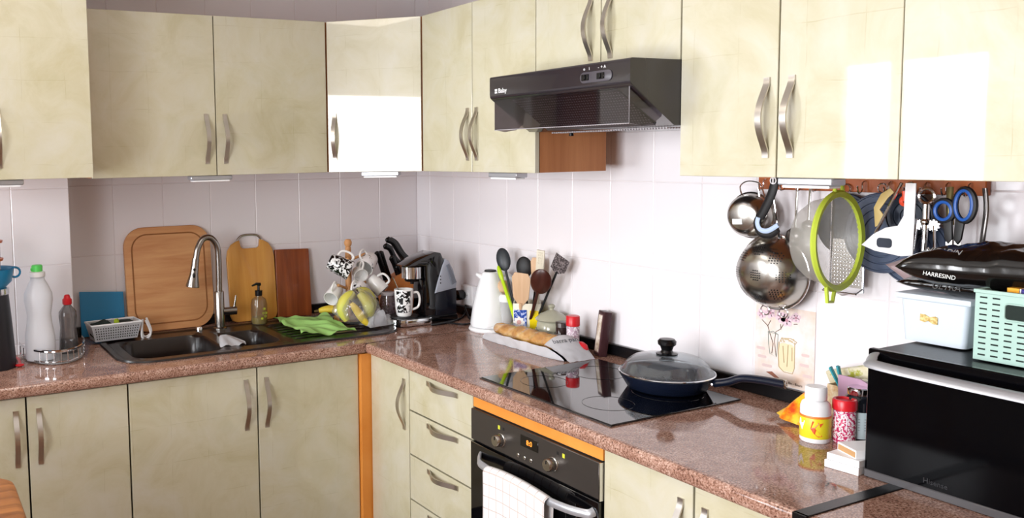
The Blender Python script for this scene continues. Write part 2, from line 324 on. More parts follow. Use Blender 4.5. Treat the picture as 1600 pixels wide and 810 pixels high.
# ------------------------------------------------------------ cabinets
def handle_mesh(L=.195, wd=.017, out=.03, th=.0045):
    b = new(); n = 20; rows = []
    for k in range(n+1):
        s = k/n; z = (s-.5)*L; y = -out*(.5-.5*math.cos(2*PI*min(max((s-.06)/.88, 0), 1)))**.62
        w = wd*(.5 if True else 1); rows.append([b.verts.new((-w, y, z)), b.verts.new((w, y, z)), b.verts.new((w, y-th, z)), b.verts.new((-w, y-th, z))])
    for a, c in zip(rows, rows[1:]):
        for k in range(4): b.faces.new((a[k], a[(k+1) % 4], c[(k+1) % 4], c[k]))
    b.faces.new(rows[0][::-1]); b.faces.new(rows[-1]); bmesh.ops.recalc_face_normals(b, faces=b.faces)
    me = bpy.data.meshes.new('handle'); b.to_mesh(me); b.free(); me.materials.append(NICKEL); me.shade_smooth(); me.set_sharp_from_angle(angle=.8); return me
HM = handle_mesh()
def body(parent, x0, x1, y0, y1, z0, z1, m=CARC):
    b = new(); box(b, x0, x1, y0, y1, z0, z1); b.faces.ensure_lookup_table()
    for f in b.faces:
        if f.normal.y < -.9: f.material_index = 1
    return obj('body', b, [m, GAPSHADE_PLINTH], parent, smooth=False)
GAPSHADE_PLINTH = mat('dark brown gap shade and plinth', '1b120d', .6)  # carcass fronts painted dark as shade in the door gaps; plinth's own brown
def door(parent, x0, x1, z0, z1, hx=None, hz=None, name='door', horiz=False):
    b = new(); box(b, x0, x1, 0, .018, z0, z1, .0012); d = obj(name, b, DOOR, parent, smooth=False)
    if hx is not None: share('handle', HM, d, (hx, 0, hz), (0, PI/2, 0) if horiz else (0, 0, 0))
    return d
def cabinet(label, loc, rotz, w, h, d, doors, hz, name='wall_cabinet', group=None, bodyz=None, m=CARC):
    t = thing(name, label, 'cabinet', loc, rotz, group)
    z0, z1 = bodyz or (.001, h)
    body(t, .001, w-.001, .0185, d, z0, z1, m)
    for (a, c, hx) in doors: door(t, a+.002, c-.002, 0, h, hx, hz)
    return t
ZB, ZT = 1.579, 2.199; H = ZT-ZB
# tall left cabinet on the pier
cabinet('deep cream wall cabinet at the far left, standing forward of its neighbour', (-2.13, -.58, 1.588), 0, .488, .78, .475, [(0, .488, .185)], .135)
cabinet('cream two-door wall cabinet above the sink', (-1.604, -.3375, ZB), 0, .97, H, .46, [(0, .486, .447), (.486, .97, .523)], .143)
# diagonal corner cabinet
L = math.hypot(.2965, .2725); ang = math.atan2(-.2725, .2965)
t = thing('corner_cabinet', 'cream diagonal corner wall cabinet mirroring the bright window', 'cabinet', (-.634, -.3375, ZB), ang)
door(t, .004, L-.004, 0, H, .033, .145)
b = new(); i = Matrix.Rotation(-ang, 4, 'Z') @ Matrix.Translation((.634, .3375, 0))
bb = [(-.632, -.318), (-.32, -.608), (XW-.01, -.608), (XW-.01, YW-.01), (-.632, YW-.01)]
lo = [b.verts.new(i @ Vector((x, y, .001))) for x, y in bb]; hi = [b.verts.new(i @ Vector((x, y, H))) for x, y in bb]
b.faces.new(lo[::-1]); b.faces.new(hi)
for k in range(5): b.faces.new((lo[k], lo[(k+1) % 5], hi[(k+1) % 5], hi[k]))
bmesh.ops.recalc_face_normals(b, faces=b.faces); obj('body', b, CARC, t, smooth=False)
RB = -PI/2; XU = -.3375
cabinet('cream two-door wall cabinet between the corner and the extractor hood', (XU, -.611, ZB), RB, .708, H, .31, [(0, .346, .318), (.346, .708, .375)], .14)
cabinet('short cream two-door wall cabinet above the extractor hood', (XU, -1.319, 1.892), RB, .607, ZT-1.892, .41, [(0, .303, .262), (.303, .607, .345)], .128)
cabinet('cream two-door wall cabinet right of the extractor hood, above hanging pans', (XU, -1.927, ZB), RB, .588, H, .41, [(0, .297, .268), (.297, .5905, .335)], .145)
cabinet('cream wall cabinet at the far right, above the green basket', (XU, -2.516, ZB), RB, .6, H, .41, [(-.0008, .6, .56)], .145)
# base cabinets
XB = -.5915
def base(label, loc, rotz, w, doors, d=.66):
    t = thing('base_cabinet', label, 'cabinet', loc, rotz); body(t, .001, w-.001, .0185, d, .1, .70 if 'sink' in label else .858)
    for (a, c, hx) in doors: door(t, a+.003, c-.003, .11, .855, hx, .716)
    return t
base('cream two-door base cabinet at the far left below the detergent bottle', (-2.245, XB, 0), 0, .688, [(0, .345, .31), (.345, .688, .384)], .48)
base('cream two-door base cabinet below the sink', (-1.557, XB, 0), 0, .922, [(0, .488, .442), (.488, .922, .524)], .7)
b = new(); box(b, -.634, -.572, -.611, -.575, .1, .858); tag(obj('corner_filler', b, ORANGE, smooth=False), 'orange wooden filler post in the corner between the base cabinets', 'trim')
base('narrow cream one-door base cabinet beside the corner post', (XB, -.613, 0), RB, .296, [(0, .296, .262)], .62)
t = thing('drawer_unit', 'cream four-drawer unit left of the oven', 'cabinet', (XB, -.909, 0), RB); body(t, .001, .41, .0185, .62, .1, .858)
for z0, z1 in ((.706, .855), (.538, .70), (.366, .532), (.11, .36)):
    door(t, .003, .408, z0, z1, .225, z1-.008-.014 if z1 > .8 else z1-.022, 'drawer', True)
base('cream two-door base cabinet right of the oven', (XB, -1.92, 0), RB, .598, [(0, .3, .263), (.3, .598, .335)], .62)
base('cream base cabinet below the microwave', (XB, -2.52, 0), RB, .6, [(0, .6, .56)], .62)
b = new(); box(b, -2.245, -.56, -.545, -.53, 0, .1); tag(obj('plinth', b, GAPSHADE_PLINTH, smooth=False), 'dark plinth board under the sink cabinets', 'trim')
b = new(); box(b, -.545, -.53, -3.1, -.55, 0, .1); tag(obj('plinth', b, GAPSHADE_PLINTH, smooth=False), 'dark plinth board under the oven and drawers', 'trim')
# slim lights under the wall cabinets
def ulight(label, loc, rotz, w):
    t = thing('cabinet_light', label, 'lamp', loc, rotz, 'slim lights under the wall cabinets'); b = new(); box(b, 0, w, 0, .05, -.018, 0, .003); obj('housing', b, SILVER, t)
    b = new(); prism(b, rrect(.01, w-.01, -.006, 0, .0028, 3), .04, Matrix.Translation((0, .005, -.0185))); obj('lens', b, WHITEP, t)
ulight('slim grey light under the sink wall cabinet', (-1.221, -.325, ZB), 0, .17)
ulight('slim grey light under the far left deep cabinet', (-2.04, -.565, 1.588), 0, .17)
ulight('slim white light under the diagonal corner cabinet', (-.52, -.418, ZB), ang, .16)
ulight('slim grey light under the cabinet left of the hood', (-.32, -1.03, ZB), RB, .165)
ulight('slim white light under the cabinet above the hanging strainer', (-.33, -2.222, ZB), RB, .142)

# ------------------------------------------------------------ worktops and sink
def slab(b, x0, x1, y0, y1): box(b, x0, x1, y0, y1, .86, .9)
SX0, SX1, SY0, SY1 = -1.52, -.385, -.475, -.015   # sink opening
b = new(); YF = -.6157
for a in ((-2.4, SX0, YF+.015, -.10), (SX0, SX1, YF+.015, SY0), (SX0, SX1, SY1, YW), (SX1, XW, YF+.015, YW), (-1.655, SX0, -.10, YW)): slab(b, *a)
def nosing(b, p0, p1, out):   # rounded front edge
    p0, p1, out = Vector(p0), Vector(p1), Vector(out); R = []
    for k in range(9):
        a = -PI/2+PI*k/8; o = out*(.015*sg(math.cos(a), .7)) + Vector((0, 0, .88+.02*sg(math.sin(a), .8))); R.append((b.verts.new(p0+o), b.verts.new(p1+o)))
    for q, r in zip(R, R[1:]): b.faces.new((q[0], q[1], r[1], r[0]))
nosing(b, (-2.4, YF+.015, 0), (-.6157, YF+.015, 0), (0, -1, 0)); 
tag(obj('worktop', b, GRAN, ang=30), 'pink granite-look worktop holding the sink', 'worktop')
b = new(); YS = -.617
for x0, x1, y0, y1 in ((YF+.015, XW, -2.505, YS),): box(b, x0, x1, y0, y1, .8605, .9005)
nosing(b, (YF+.015, YS, .0005), (YF+.015, -2.505, .0005), (-1, 0, 0)); tag(obj('worktop', b, GRAN, ang=30), 'pink granite-look worktop holding the black hob', 'worktop')
b = new(); box(b, YF+.015, XW, -3.1, -2.53, .8605, .9005); nosing(b, (YF+.015, -2.53, .0005), (YF+.015, -3.1, .0005), (-1, 0, 0)); tag(obj('worktop', b, GRAN, ang=30), 'short pink granite-look worktop under the microwave', 'worktop')
b = new(); box(b, -.626, XW-.02, -2.533, -2.502, .899, .9035, .001); box(b, -.628, -.618, -2.533, -2.502, .86, .9035, .001)
tag(obj('joint_strip', b, BLACK), 'black joint strip between the hob worktop and the microwave worktop', 'trim')
b = new(); box(b, -.612, XW-.02, YS-.0005, YS+.002, .897, .9012); tag(obj('joint_line', b, BLACKM, smooth=False), 'thin dark joint between the two long worktops in the corner', 'trim')

SINK = mat('dark brown composite', '1a100d', .28, coat=.2)
t = thing('sink', 'dark brown composite sink with two bowls and a drainer', 'sink', (0, 0, .9))
OX0, OX1, OY0, OY1 = -1.555, -.35, -.505, .015
def loop(b, pts, z): return [b.verts.new((x, y, z)) for x, y in pts]
def bridge(b, A, B):
    n = len(A)
    for k in range(n): b.faces.new((A[k], A[(k+1) % n], B[(k+1) % n], B[k]))
b = new(); N = 8
def rr(x0, x1, y0, y1, r): return rrect(x0, x1, y0, y1, r, N)
# rim plate with openings: built as outer frame and strips
o1 = loop(b, rr(OX0, OX1, OY0, OY1, .13), .001); o2 = loop(b, rr(OX0+.003, OX1-.003, OY0+.003, OY1-.003, .128), .008); o3 = loop(b, rr(OX0+.022, OX1-.022, OY0+.022, OY1-.022, .11), .009); o4 = loop(b, rr(OX0+.03, OX1-.03, OY0+.03, OY1-.03, .105), .004)
bridge(b, o1, o2); bridge(b, o2, o3); bridge(b, o3, o4)
def frect(x0, x1, y0, y1, r): return rr(x0, x1, y0, y1, r)
# deck = annular ngons per zone
zones = [(-1.525, -1.105, -1.49, -1.13, -.44, -.095), (-1.105, -.86, -1.085, -.885, -.42, -.13)]
x_lo, x_hi, y_lo, y_hi = OX0+.03, OX1-.03, OY0+.03, OY1-.03
def deck(xa, xb, ya, yb, outer, hole):
    n = len(outer)
    O = loop(b, outer, .004); I_ = loop(b, hole, .004); bridge(b, O, I_); return I_
def clampr(xa, xb, ya, yb, rl, rrr):
    """rounded rect with separate left/right radii, same point count as rr"""
    out = []
    for cx, cy, r, a in ((xb, ya, rrr, -PI/2), (xb, yb, rrr, 0), (xa, yb, rl, PI/2), (xa, ya, rl, PI)):
        r2 = max(r, .0005); ccx = cx-r2 if cx == xb else cx+r2; ccy = cy+r2 if cy == ya else cy-r2
        out += [(ccx+r2*math.cos(a+PI/2*k/N), ccy+r2*math.sin(a+PI/2*k/N)) for k in range(N+1)]
    return out
h1 = deck(0, 0, 0, 0, clampr(x_lo, -1.105, y_lo, y_hi, .105, 0), rr(-1.49, -1.13, -.445, -.1, .07))
h2 = deck(0, 0, 0, 0, clampr(-1.105, -.862, y_lo, y_hi, 0, 0), rr(-1.085, -.885, -.425, -.13, .06))
h3 = deck(0, 0, 0, 0, clampr(-.862, x_hi, y_lo, y_hi, 0, .105), rr(-.84, -.405, -.43, -.06, .06))
def bowl(h, x0, x1, y0, y1, r, dep):
    prev = h
    for ins, z, r2 in ((.006, -.006, r), (.012, -dep*.5, r*.9), (.02, -dep*.9, r*.8), (.045, -dep, r*.5)):
        c = loop(b, rr(x0+ins, x1-ins, y0+ins, y1-ins, r2), z); bridge(b, prev, c); prev = c
    b.faces.new(prev)
bowl(h1, -1.49, -1.13, -.445, -.1, .07, .18); bowl(h2, -1.085, -.885, -.425, -.13, .06, .14); bowl(h3, -.84, -.405, -.43, -.06, .06, .008)
bmesh.ops.recalc_face_normals(b, faces=b.faces); obj('basin', b, SINK, t, ang=50)
for k in range(7): b = new(); box(b, -.80, -.45, -.40+k*.05, -.392+k*.05, -.009, -.0045, .0015); obj('drainer_rib', b, SINK, t)
b = new(); lathe(b, [(0, 0), (.028, 0), (.028, .003), (.02, .005), (0, .005)], 20, Matrix.Translation((-1.31, -.27, -.178))); obj('drain', b, CHROME, t)
b = new(); lathe(b, [(0, 0), (.022, 0), (.022, .003), (0, .004)], 20, Matrix.Translation((-.985, -.28, -.138))); obj('drain', b, CHROME, t)
b = new(); box(b, -1.20, -1.14, -.103, -.098, -.03, -.022, .002); obj('overflow_grille', b, CHROME, t)
b = new(); lathe(b, [(.014, 0), (.014, .016), (.011, .02), (0, .02)], 16, Matrix.Translation((-1.12, -.04, .004))); obj('waste_knob', b, CHROME, t)
# strainer with white netting in the small bowl edge
b = new()
def net(u, v):
    a = u*2*PI; r = .012+.034*v**.8; return Vector((-1.105+r*math.cos(a)*1.2+.02*v, -.32+r*math.sin(a)*.7-.05*v, .905-.004+.03*(1-v)+.006*math.sin(a*5)*v+(.004)))
grid(b, net, 30, 8); tag(obj('scouring_net', b, mat('silvery netting', 'c9cbd0', .35, .4, bump=.8, bscale=300)), 'small silvery scouring net draped over the ridge between the sink bowls', 'scourer')

# faucet
t = thing('faucet', 'brushed steel pull-out kitchen faucet curving over the sink', 'faucet', (-1.022, -.03, .904))
b = new(); lathe(b, [(0, 0), (.029, 0), (.029, .004), (.022, .008), (.021, .16), (.018, .165), (0, .165)], 24); obj('base_column', b, FAUC, t)
b = new(); pts = spline([(0, 0, .16), (.001, 0, .30), (-.004, -.001, .36), (-.03, -.003, .398), (-.066, -.006, .398), (-.092, -.01, .36), (-.104, -.012, .31)], 8); tube(b, pts, .0135, 16); obj('spout', b, FAUC, t)
b = new(); m4 = frame((-.104, -.012, .315), (-.16, -.03, -1), (1, 0, 0)); lathe(b, [(0, 0), (.016, 0), (.0165, .03), (.019, .07), (.029, .115), (.029, .122), (.024, .124), (0, .12)], 24, m4); sp_ = obj('spray_head', b, FAUC, t)
b = new()
for zz, s_ in ((.045, 1), (.07, 1.9)): blob(b, m4 @ Vector((0, 0, zz))+Vector((-.006, -.0165 if zz < .05 else -.0205, 0)), .006, 2, (1, .5, s_))
obj('spray_button', b, BLACK, t)
b = new(); tube(b, [(.015, -.004, .075), (.045, -.008, .075)], .017, 18); tube(b, [(.045, -.008, .075), (.073, -.012, .075)], .0185, 18); lv = obj('lever_hub', b, FAUC, t)
b = new(); tube(b, [(.062, -.012, .085), (.068, -.014, .12), (.071, -.015, .142)], [.0055, .0045, .0035], 10); obj('lever', b, FAUC, t)

# ------------------------------------------------------------ left counter things
# far left coffee canister with steel band, bowl, clear tub
t = thing('insulated_jug', 'tall black insulated jug with a steel band at the left edge of the worktop', 'jug', (-1.968, -.285, .9))
b = new(); lathe(b, [(0, 0), (.074, 0), (.076, .02), (.068, .16), (.06, .27), (0, .27)], 32); obj('jug_body', b, mat('charcoal plastic', '17151d', .35), t)
b = new(); lathe(b, [(.0615, .27), (.0635, .272), (.0635, .292), (.06, .294), (0, .294)], 32); obj('steel_band', b, CHROME, t)
BLUEP = mat('blue plastic', '2183b4', .3)
t = thing('plastic_bowl', 'blue plastic bowl resting on the black jug', 'bowl', (-1.965, -.285, 1.195))
b = new(); lathe(b, [(0, 0), (.05, 0), (.07, .02), (.08, .068), (.083, .07), (.077, .066), (.067, .022), (.048, .006), (0, .006)], 32); obj('bowl_body', b, BLUEP, t)
b = new(); ring(b, (.082, 0, .05), .018, .004, (0, 1, 0), 16, 6); obj('lug', b, BLUEP, t)
t = thing('food_tub', 'clear plastic tub with orange rims standing in the blue bowl', 'tub', (-1.985, -.285, 1.202))
b = new(); lathe(b, [(0, 0), (.05, 0), (.055, .01), (.056, .17), (.052, .17), (.051, .012), (0, .008)], 28); obj('tub_body', b, thin('cloudy clear plastic', 'd9cfcf', .45), t)
OR_ = mat('orange plastic', 'd0682c', .35)
for z in (.09, .155): b = new(); lathe(b, [(.05, z), (.064, z), (.066, z+.008), (.05, z+.01), (.05, z)], 28); obj('rim', b, OR_, t)
b = new(); box(b, -.02, .02, -.06, -.057, .11, .145, .001); obj('label', b, mat('grey label', 'a8a0a4', .5), t)
b = new(); tube(b, spline([(-1.885, -.17, .906), (-1.877, -.22, .907), (-1.883, -.3, .906)], 5), .006, 8, flat=.6); blob(b, (-1.885, -.315, .9065), .017, 2, (1, .9, .35))
tag(obj('measuring_spoon', b, RED), 'small red plastic spoon lying beside the black jug', 'spoon')
# chrome corner tray
t = thing('wire_tray', 'curved chrome wire tray against the tiled pier', 'tray', (-1.745, -.128, .9))
def el(a, z): return (.118*math.cos(a), .235*math.sin(a), z)
A0, A1 = PI, 2*PI
for z, r in ((.012, .002), (.05, .0035)):
    b = new(); tube(b, [el(A0+(A1-A0)*k/24, z) for k in range(25)], r, 6, flat=1.6 if z > .03 else 1); obj('rail', b, CHROME, t)
for k in range(15):
    a = A0+(A1-A0)*(k+.5)/15; bw = new(); tube(bw, [el(a, .05), el(a, .008)], .002, 5); obj('wire', bw, CHROME, t)
b = new(); prism(b, [el(A0+(A1-A0)*k/24, 0)[:2] for k in range(25)], .003, Matrix(((1, 0, 0, 0), (0, 0, 1, 0), (0, 1, 0, .004), (0, 0, 0, 1)))); obj('tray_base', b, thin('tray mesh', 'b0b0b0', .5), t, smooth=False)
# detergent
t = thing('detergent_bottle', 'large milky white detergent bottle with a green cap', 'bottle', (-1.803, -.265, .908), -.15)
def squash(bm, f):
    for v in bm.verts: v.co = Vector(f(v.co))
b = new(); lathe(b, [(0, 0), (.05, 0), (.054, .01), (.054, .09), (.045, .14), (.043, .17), (.052, .225), (.05, .25), (.035, .285), (.026, .3), (.024, .318), (0, .318)], 32)
squash(b, lambda c: (c.x, c.y*.68, c.z)); obj('bottle_body', b, thin('milky plastic', 'dfe2ea', .93, .3), t)
b = new(); lathe(b, [(.027, .312), (.028, .318), (.028, .33), (.02, .332), (0, .332)], 24); obj('neck_ring', b, WHITEP, t)
b = new(); lathe(b, [(.019, .33), (.02, .352), (.017, .356), (0, .356)], 20); blob(b, (-.012, 0, .34), .012, 2); obj('cap', b, GREENP, t)
# red-capped soap
t = thing('soap_bottle', 'clear washing-up liquid bottle with a red cap and dark liquid', 'bottle', (-1.69, -.20, .908))
b = new(); lathe(b, [(0, 0), (.034, 0), (.037, .008), (.034, .06), (.03, .1), (.034, .14), (.033, .16), (.014, .185), (.013, .19), (0, .19)], 28); squash(b, lambda c: (c.x, c.y*.7, c.z)); obj('bottle_body', b, clear('clear grey plastic', 'b4b0b0', .15, .05, 1.5, 'a8a4a4'), t)
b = new(); lathe(b, [(0, .003), (.03, .003), (.032, .01), (.03, .055), (0, .055)], 24); squash(b, lambda c: (c.x, c.y*.66, c.z)); obj('liquid', b, mat('dark liquid', '1d1622', .1), t)
b = new(); lathe(b, [(.016, .188), (.018, .192), (.018, .208), (.013, .212), (.011, .222), (.007, .226), (0, .226)], 20); obj('cap', b, RED, t)
# blue board
b = new(); prism(b, [(0, 0), (.185, 0), (.185, .178), (.002, .192)], .004)
o = tag(obj('chopping_mat', b, mat('blue sheet', '2a86b8', .4), loc=(-1.592, .085, .904), rot=(-.13, 0, 0), smooth=False), 'thin blue chopping mat leaning on the wall behind the sponge basket', 'mat')
# perforated basket
t = thing('sponge_basket', 'white perforated plastic basket holding sponges beside the sink', 'basket', (-1.484, -.035, .912), .07)
b = new(); w0, w1, d0, d1, hh = .086, .103, .042, .055, .068
def walls(b, w0, w1, d0, d1, h):
    lo = [b.verts.new(p) for p in ((-w0, -d0, 0), (w0, -d0, 0), (w0, d0, 0), (-w0, d0, 0))]; hi = [b.verts.new(p) for p in ((-w1, -d1, h), (w1, -d1, h), (w1, d1, h), (-w1, d1, h))]
    b.faces.new(lo[::-1])
    for k in range(4): b.faces.new((lo[k], lo[(k+1) % 4], hi[(k+1) % 4], hi[k]))
    bmesh.ops.solidify(b, geom=b.faces[:], thickness=.0022)
walls(b, w0, w1, d0, d1, hh); obj('basket_body', b, WHITEP, t, smooth=False)
b = new(); tube(b, [(-w1, -d1, hh), (w1, -d1, hh), (w1, d1, hh), (-w1, d1, hh)], .004, 6, closed=True); obj('rim', b, WHITEP, t)
b = new()
for i in range(18):
    for j in range(5):
        z = .012+j*.0105; k = z/hh; yy = -(d0+(d1-d0)*k)-.0034; x = (-.078+i*.0092)*(1+.15*k); box(b, x-.0019, x+.0019, yy-.0004, yy+.001, z-.0022, z+.0022)
q = obj('perforations', b, BLACKM, t, smooth=False); q['kind'] = 'stuff'
b = new(); pts = [(.112, -.03, .062), (.108, -.034, .0), (.125, -.036, -.012), (.146, -.034, .01), (.128, -.03, .066)]
tube(b, spline(pts, 5), .0045, 8); tube(b, [Vector(p)+Vector((.012, .028, .004)) for p in spline(pts, 5)], .0045, 8); obj('hanging_clip', b, WHITEP, t)
SP = mat('dark green scouring sponge', '26332f', .95, bump=1, bscale=300)
b = new(); box(b, -.09, -.005, -.035, .03, .015, .07, .008, Euler((.1, -.1, .1)).to_matrix().to_4x4()); box(b, -.055, .0, -.03, .03, .04, .082, .006, Euler((.1, -.35, .1)).to_matrix().to_4x4()); tag(obj('sponge', b, SP, loc=t.matrix_basis.translation+Vector((0, -.0, .0)) if False else (-1.484, -.035, .917)), 'dark green scouring sponges heaped at the left of the white basket', 'sponge')
b = new(); box(b, .012, .085, -.03, .035, .02, .07, .008, Euler((.05, .05, .15)).to_matrix().to_4x4()); tag(obj('sponge', b, SP, loc=(-1.484, -.035, .912)), 'dark sponge at the right end of the white basket', 'sponge')
b = new(); blob(b, (-1.474, -.052, .981), .016, 2, (.7, .8, 1), .15); tag(obj('sponge', b, mat('yellow green sponge', '9db52a', .9)), 'small yellow-green sponge between the dark ones', 'sponge')
# cutting boards
def board(label, m, w, h, r, loc, rot, th=.02, groove=None, handle=None, name='cutting_board', poly=None):
    t = thing(name, label, 'cutting board', loc); t.rotation_euler = rot
    b = new(); prism(b, poly or rrect(-w/2, w/2, 0, h, r, 8), th, bev=.003); obj('board', b, m, t, ang=50)
    if groove:
        g = groove; b = new(); tube(b, [(x, -.0006, z) for x, z in rrect(-w/2+g, w/2-g, g, h-g, max(r-g*.6, .01), 8)], .0035, 6, closed=True, flat=.35, up=(0, 1, 0)); obj('juice_groove', b, wood('dark groove wood', '8a5428', 'a0673a'), t)
    return t
BW = wood('worn beech board', 'c98a58', 'e0ac78', (2.2, 2, 26), .5)
board('large worn beech cutting board with a juice groove behind the faucet', BW, .385, .452, .085, (-1.205, .062, .903), (-.11, 0, 0), .024, .032)
BB = wood('golden bamboo', 'c8883a', 'd9a050', (26, 2, 1.5), .35, .15)
poly = [(-.113+.03*(1-math.cos(a)), .03*(1-math.sin(a))) for a in [k*PI/2/5 for k in range(5, -1, -1)]][::-1]
poly = [(-.113, .03), (-.105, .008), (-.083, 0), (.083, 0), (.105, .008), (.113, .03), (.115, .29), (.108, .325), (.09, .352), (.065, .366), (.05, .37), (.045, .34), (.035, .332), (-.035, .332), (-.045, .34), (-.05, .37), (-.065, .366), (-.09, .352), (-.108, .325), (-.115, .29)]
t = board('golden bamboo cutting board with a steel arch handle', BB, .225, .37, .05, (-.822, .066, .903), (-.12, 0, 0), .018, poly=poly)
b = new(); tube(b, spline([(-.062, .009, .355), (-.055, .009, .375), (-.03, .009, .392), (.03, .009, .392), (.055, .009, .375), (.062, .009, .355)], 6), .005, 10); obj('handle', b, STEEL, t)
board('reddish brown rectangular cutting board right of the bamboo one', wood('mahogany board', '6d321a', '9a5128', (26, 2, 1.8), .35, .2), .173, .315, .006, (-.622, .066, .903), (-.14, .03, 0), .02)
# soap dispenser
t = thing('soap_dispenser', 'clear pump dispenser with a black pump and yellow-green flowers inside', 'dispenser', (-.835, -.02, .905))
b = new(); lathe(b, [(0, 0), (.034, 0), (.037, .006), (.037, .085), (.032, .11), (.014, .124), (.013, .13), (0, .13)], 28); obj('bottle_body', b, clear('clear amber plastic', 'dcd2b4', .12, .04, 1.5, 'c9c0a8'), t)
b = new(); lathe(b, [(0, .003), (.032, .003), (.034, .008), (.034, .03), (0, .03)], 24); obj('soap', b, thin('yellowish soap', 'b9b04a', .6), t)
b = new(); lathe(b, [(.016, .126), (.017, .15), (.006, .152), (.005, .178), (0, .178)], 18); tube(b, [(.008, 0, .176), (-.012, -.004, .18), (-.034, -.01, .174)], [.008, .006, .004], 8); obj('pump', b, BLACK, t)
b = new()
for x, y, z in ((.008, -.03, .05), (.018, -.026, .035), (.012, -.03, .07), (.022, -.024, .05), (.0, -.033, .028)): blob(b, (x, y-.002, z), .007, 1, (1, .5, 1))
obj('flower_print', b, mat('chartreuse print', 'c6d630', .5), t); b = new(); tube(b, [(-.004, 0, .126), (-.016, 0, .01)], .003, 6); obj('dip_tube', b, thin('tube', 'dddddd', .6), t)
# green cloth: a folded rumpled cleaning cloth in two lobes
def cloth(u, v):
    x = -.80+.235*u+.03*v; y = -.40+.39*v-.06*u; k = .006*math.sin(u*11+v*3)+.005*math.sin(v*14-u*5)+.004*math.sin((u+v)*23)
    e = 1-(2*u-1)**8; z = .916+k+.006+.014*math.exp(-((v-.55-.1*math.sin(u*6))/.06)**2)*e
    return Vector((x+.012*math.sin(v*9), y+.014*math.sin(u*8), z))
b = new(); grid(b, cloth, 40, 44, .002); tag(obj('cleaning_cloth', b, mat('bright green microfibre', 'ccfb9c', .95, bump=.4, bscale=400), ang=80), 'rumpled bright green cleaning cloth on the sink drainer', 'cloth')
# bananas and bag
YEL = pattern('banana skin', 9, [(.25, 'c9a02a'), (.5, 'e6c83a'), (.8, 'd8ca48')], .5); YEL2 = pattern('pale banana skin', 9, [(.3, 'd6c75a'), (.7, 'c9cf58')], .5)
def banana(label, pts, m, r=.017, g=None):
    t = thing('banana', label, 'banana', pts[2] if False else (0, 0, 0), group=g); P_ = spline(pts, 6); n = len(P_)
    t.location = P_[n//2]
    b = new(); tube(b, [p-P_[n//2] for p in P_], [r*(.35+.65*math.sin(PI*min(max(k/(n-1), .04), .96))**.6) for k in range(n)], 8); obj('fruit', b, m, t, ang=60)
    b = new(); d = (P_[0]-P_[1]).normalized(); tube(b, [P_[0]-P_[n//2], P_[0]-P_[n//2]+d*.022], [.006, .005], 6); obj('stem', b, mat('brown stem', '5d4a22', .7), t)
banana('single ripe banana lying at the back of the sink drainer', [(-.54, -.02, .935), (-.5, -.04, .94), (-.45, -.07, .94), (-.42, -.10, .932)], YEL, .02)
bc = Vector((-.475, -.265, .925))
BN = [('rear banana in the clear plastic bag', [(-.06, .03, .02), (-.05, .03, .075), (.0, .025, .11), (.045, .02, .118)], 1),
      ('leftmost banana in the clear plastic bag', [(-.02, -.02, .125), (-.058, -.02, .10), (-.075, -.02, .055), (-.06, -.03, .008)], 1),
      ('rightmost banana in the clear plastic bag', [(.0, -.01, .13), (.05, -.005, .115), (.078, .0, .07), (.07, -.005, .02)], 1),
      ('middle banana in the clear plastic bag', [(.0, -.03, .122), (.028, -.045, .09), (.04, -.05, .045), (.03, -.045, .005)], 1),
      ('front banana in the clear plastic bag', [(-.045, -.045, .085), (-.028, -.062, .055), (-.008, -.075, .02), (.012, -.085, -.008)], 0)]
for lab, pts, w in BN: banana(lab, [bc+Vector(p) for p in pts], YEL2 if w else YEL, .027 if w else .019, 'bananas in the clear bag')
def bagf(u, v):
    a = u*2*PI; d = Vector((math.cos(a), math.sin(a), v*1.6)); w = 1+.20*NZ.noise(d*2.2)+.10*NZ.noise(d*6+Vector((3, 1, 0)))
    r = .108*(math.sin(PI*min(v*.95+.05, 1)))**.5*(1-.22*v)
    return bc+Vector((r*w*math.cos(a)*1.02+.004, r*w*math.sin(a)*.95-.01, -.014+.156*v+.012*NZ.noise(d*3)*v))
b = new(); grid(b, bagf, 70, 24); tag(obj('plastic_bag', b, CLEARP, ang=180), 'clear plastic bag wrapped round a bunch of bananas', 'bag')
def bag2(u, v):
    p = Vector((u*2, v*2, .3)); n_ = NZ.noise(p*2.1)+.5*abs(NZ.noise(p*5))
    return Vector((-.475+.15*u+.02*NZ.noise(p*2), -.40+.10*v+.03*u, .912+(.045+.03*n_)*(math.sin(PI*min(max(u, 0), 1)))**.6*math.sin(PI*min(max(v, 0), 1))**.6))
b = new(); grid(b, bag2, 34, 28); tag(obj('plastic_bag', b, thin('crumpled clear film', 'eceef4', .4, .12), ang=30), 'empty crumpled clear bag lying beside the bagged bananas', 'bag')

# mug tree
t = thing('mug_tree', 'pale wooden mug tree with pegs behind the bananas', 'mug tree', (-.435, -.12, .9))
b = new(); lathe(b, [(0, 0), (.07, 0), (.07, .015), (.02, .02), (.0, .02)], 28); obj('base', b, HAZEL, t)
b = new(); lathe(b, [(0, .015), (.014, .015), (.014, .15), (.016, .25), (.013, .325), (.0135, .33), (.011, .334), (.017, .345), (.018, .356), (.012, .368), (0, .37)], 20); obj('post', b, HAZEL, t)
pegs = []
for k, (a, z) in enumerate([(PI+.35, .26), (-.2, .27), (-PI/2-.5, .26), (PI+.5, .14), (-.25, .14), (-PI/2, .15)]):
    b = new(); d = Vector((math.cos(a), math.sin(a), .35)); tube(b, [Vector((0, 0, z)), Vector((0, 0, z))+d*.078], [.006, .0065], 8); blob(b, Vector((0, 0, z))+d*.08, .008, 1); obj('peg', b, HAZEL, t)
FLO = pattern('black and white floral glaze', 42, [(.48, '0c0c10'), (.5, 'f2f2f2')], .12, interp='CONSTANT', detail=2, dist=1.5, coat=.3)
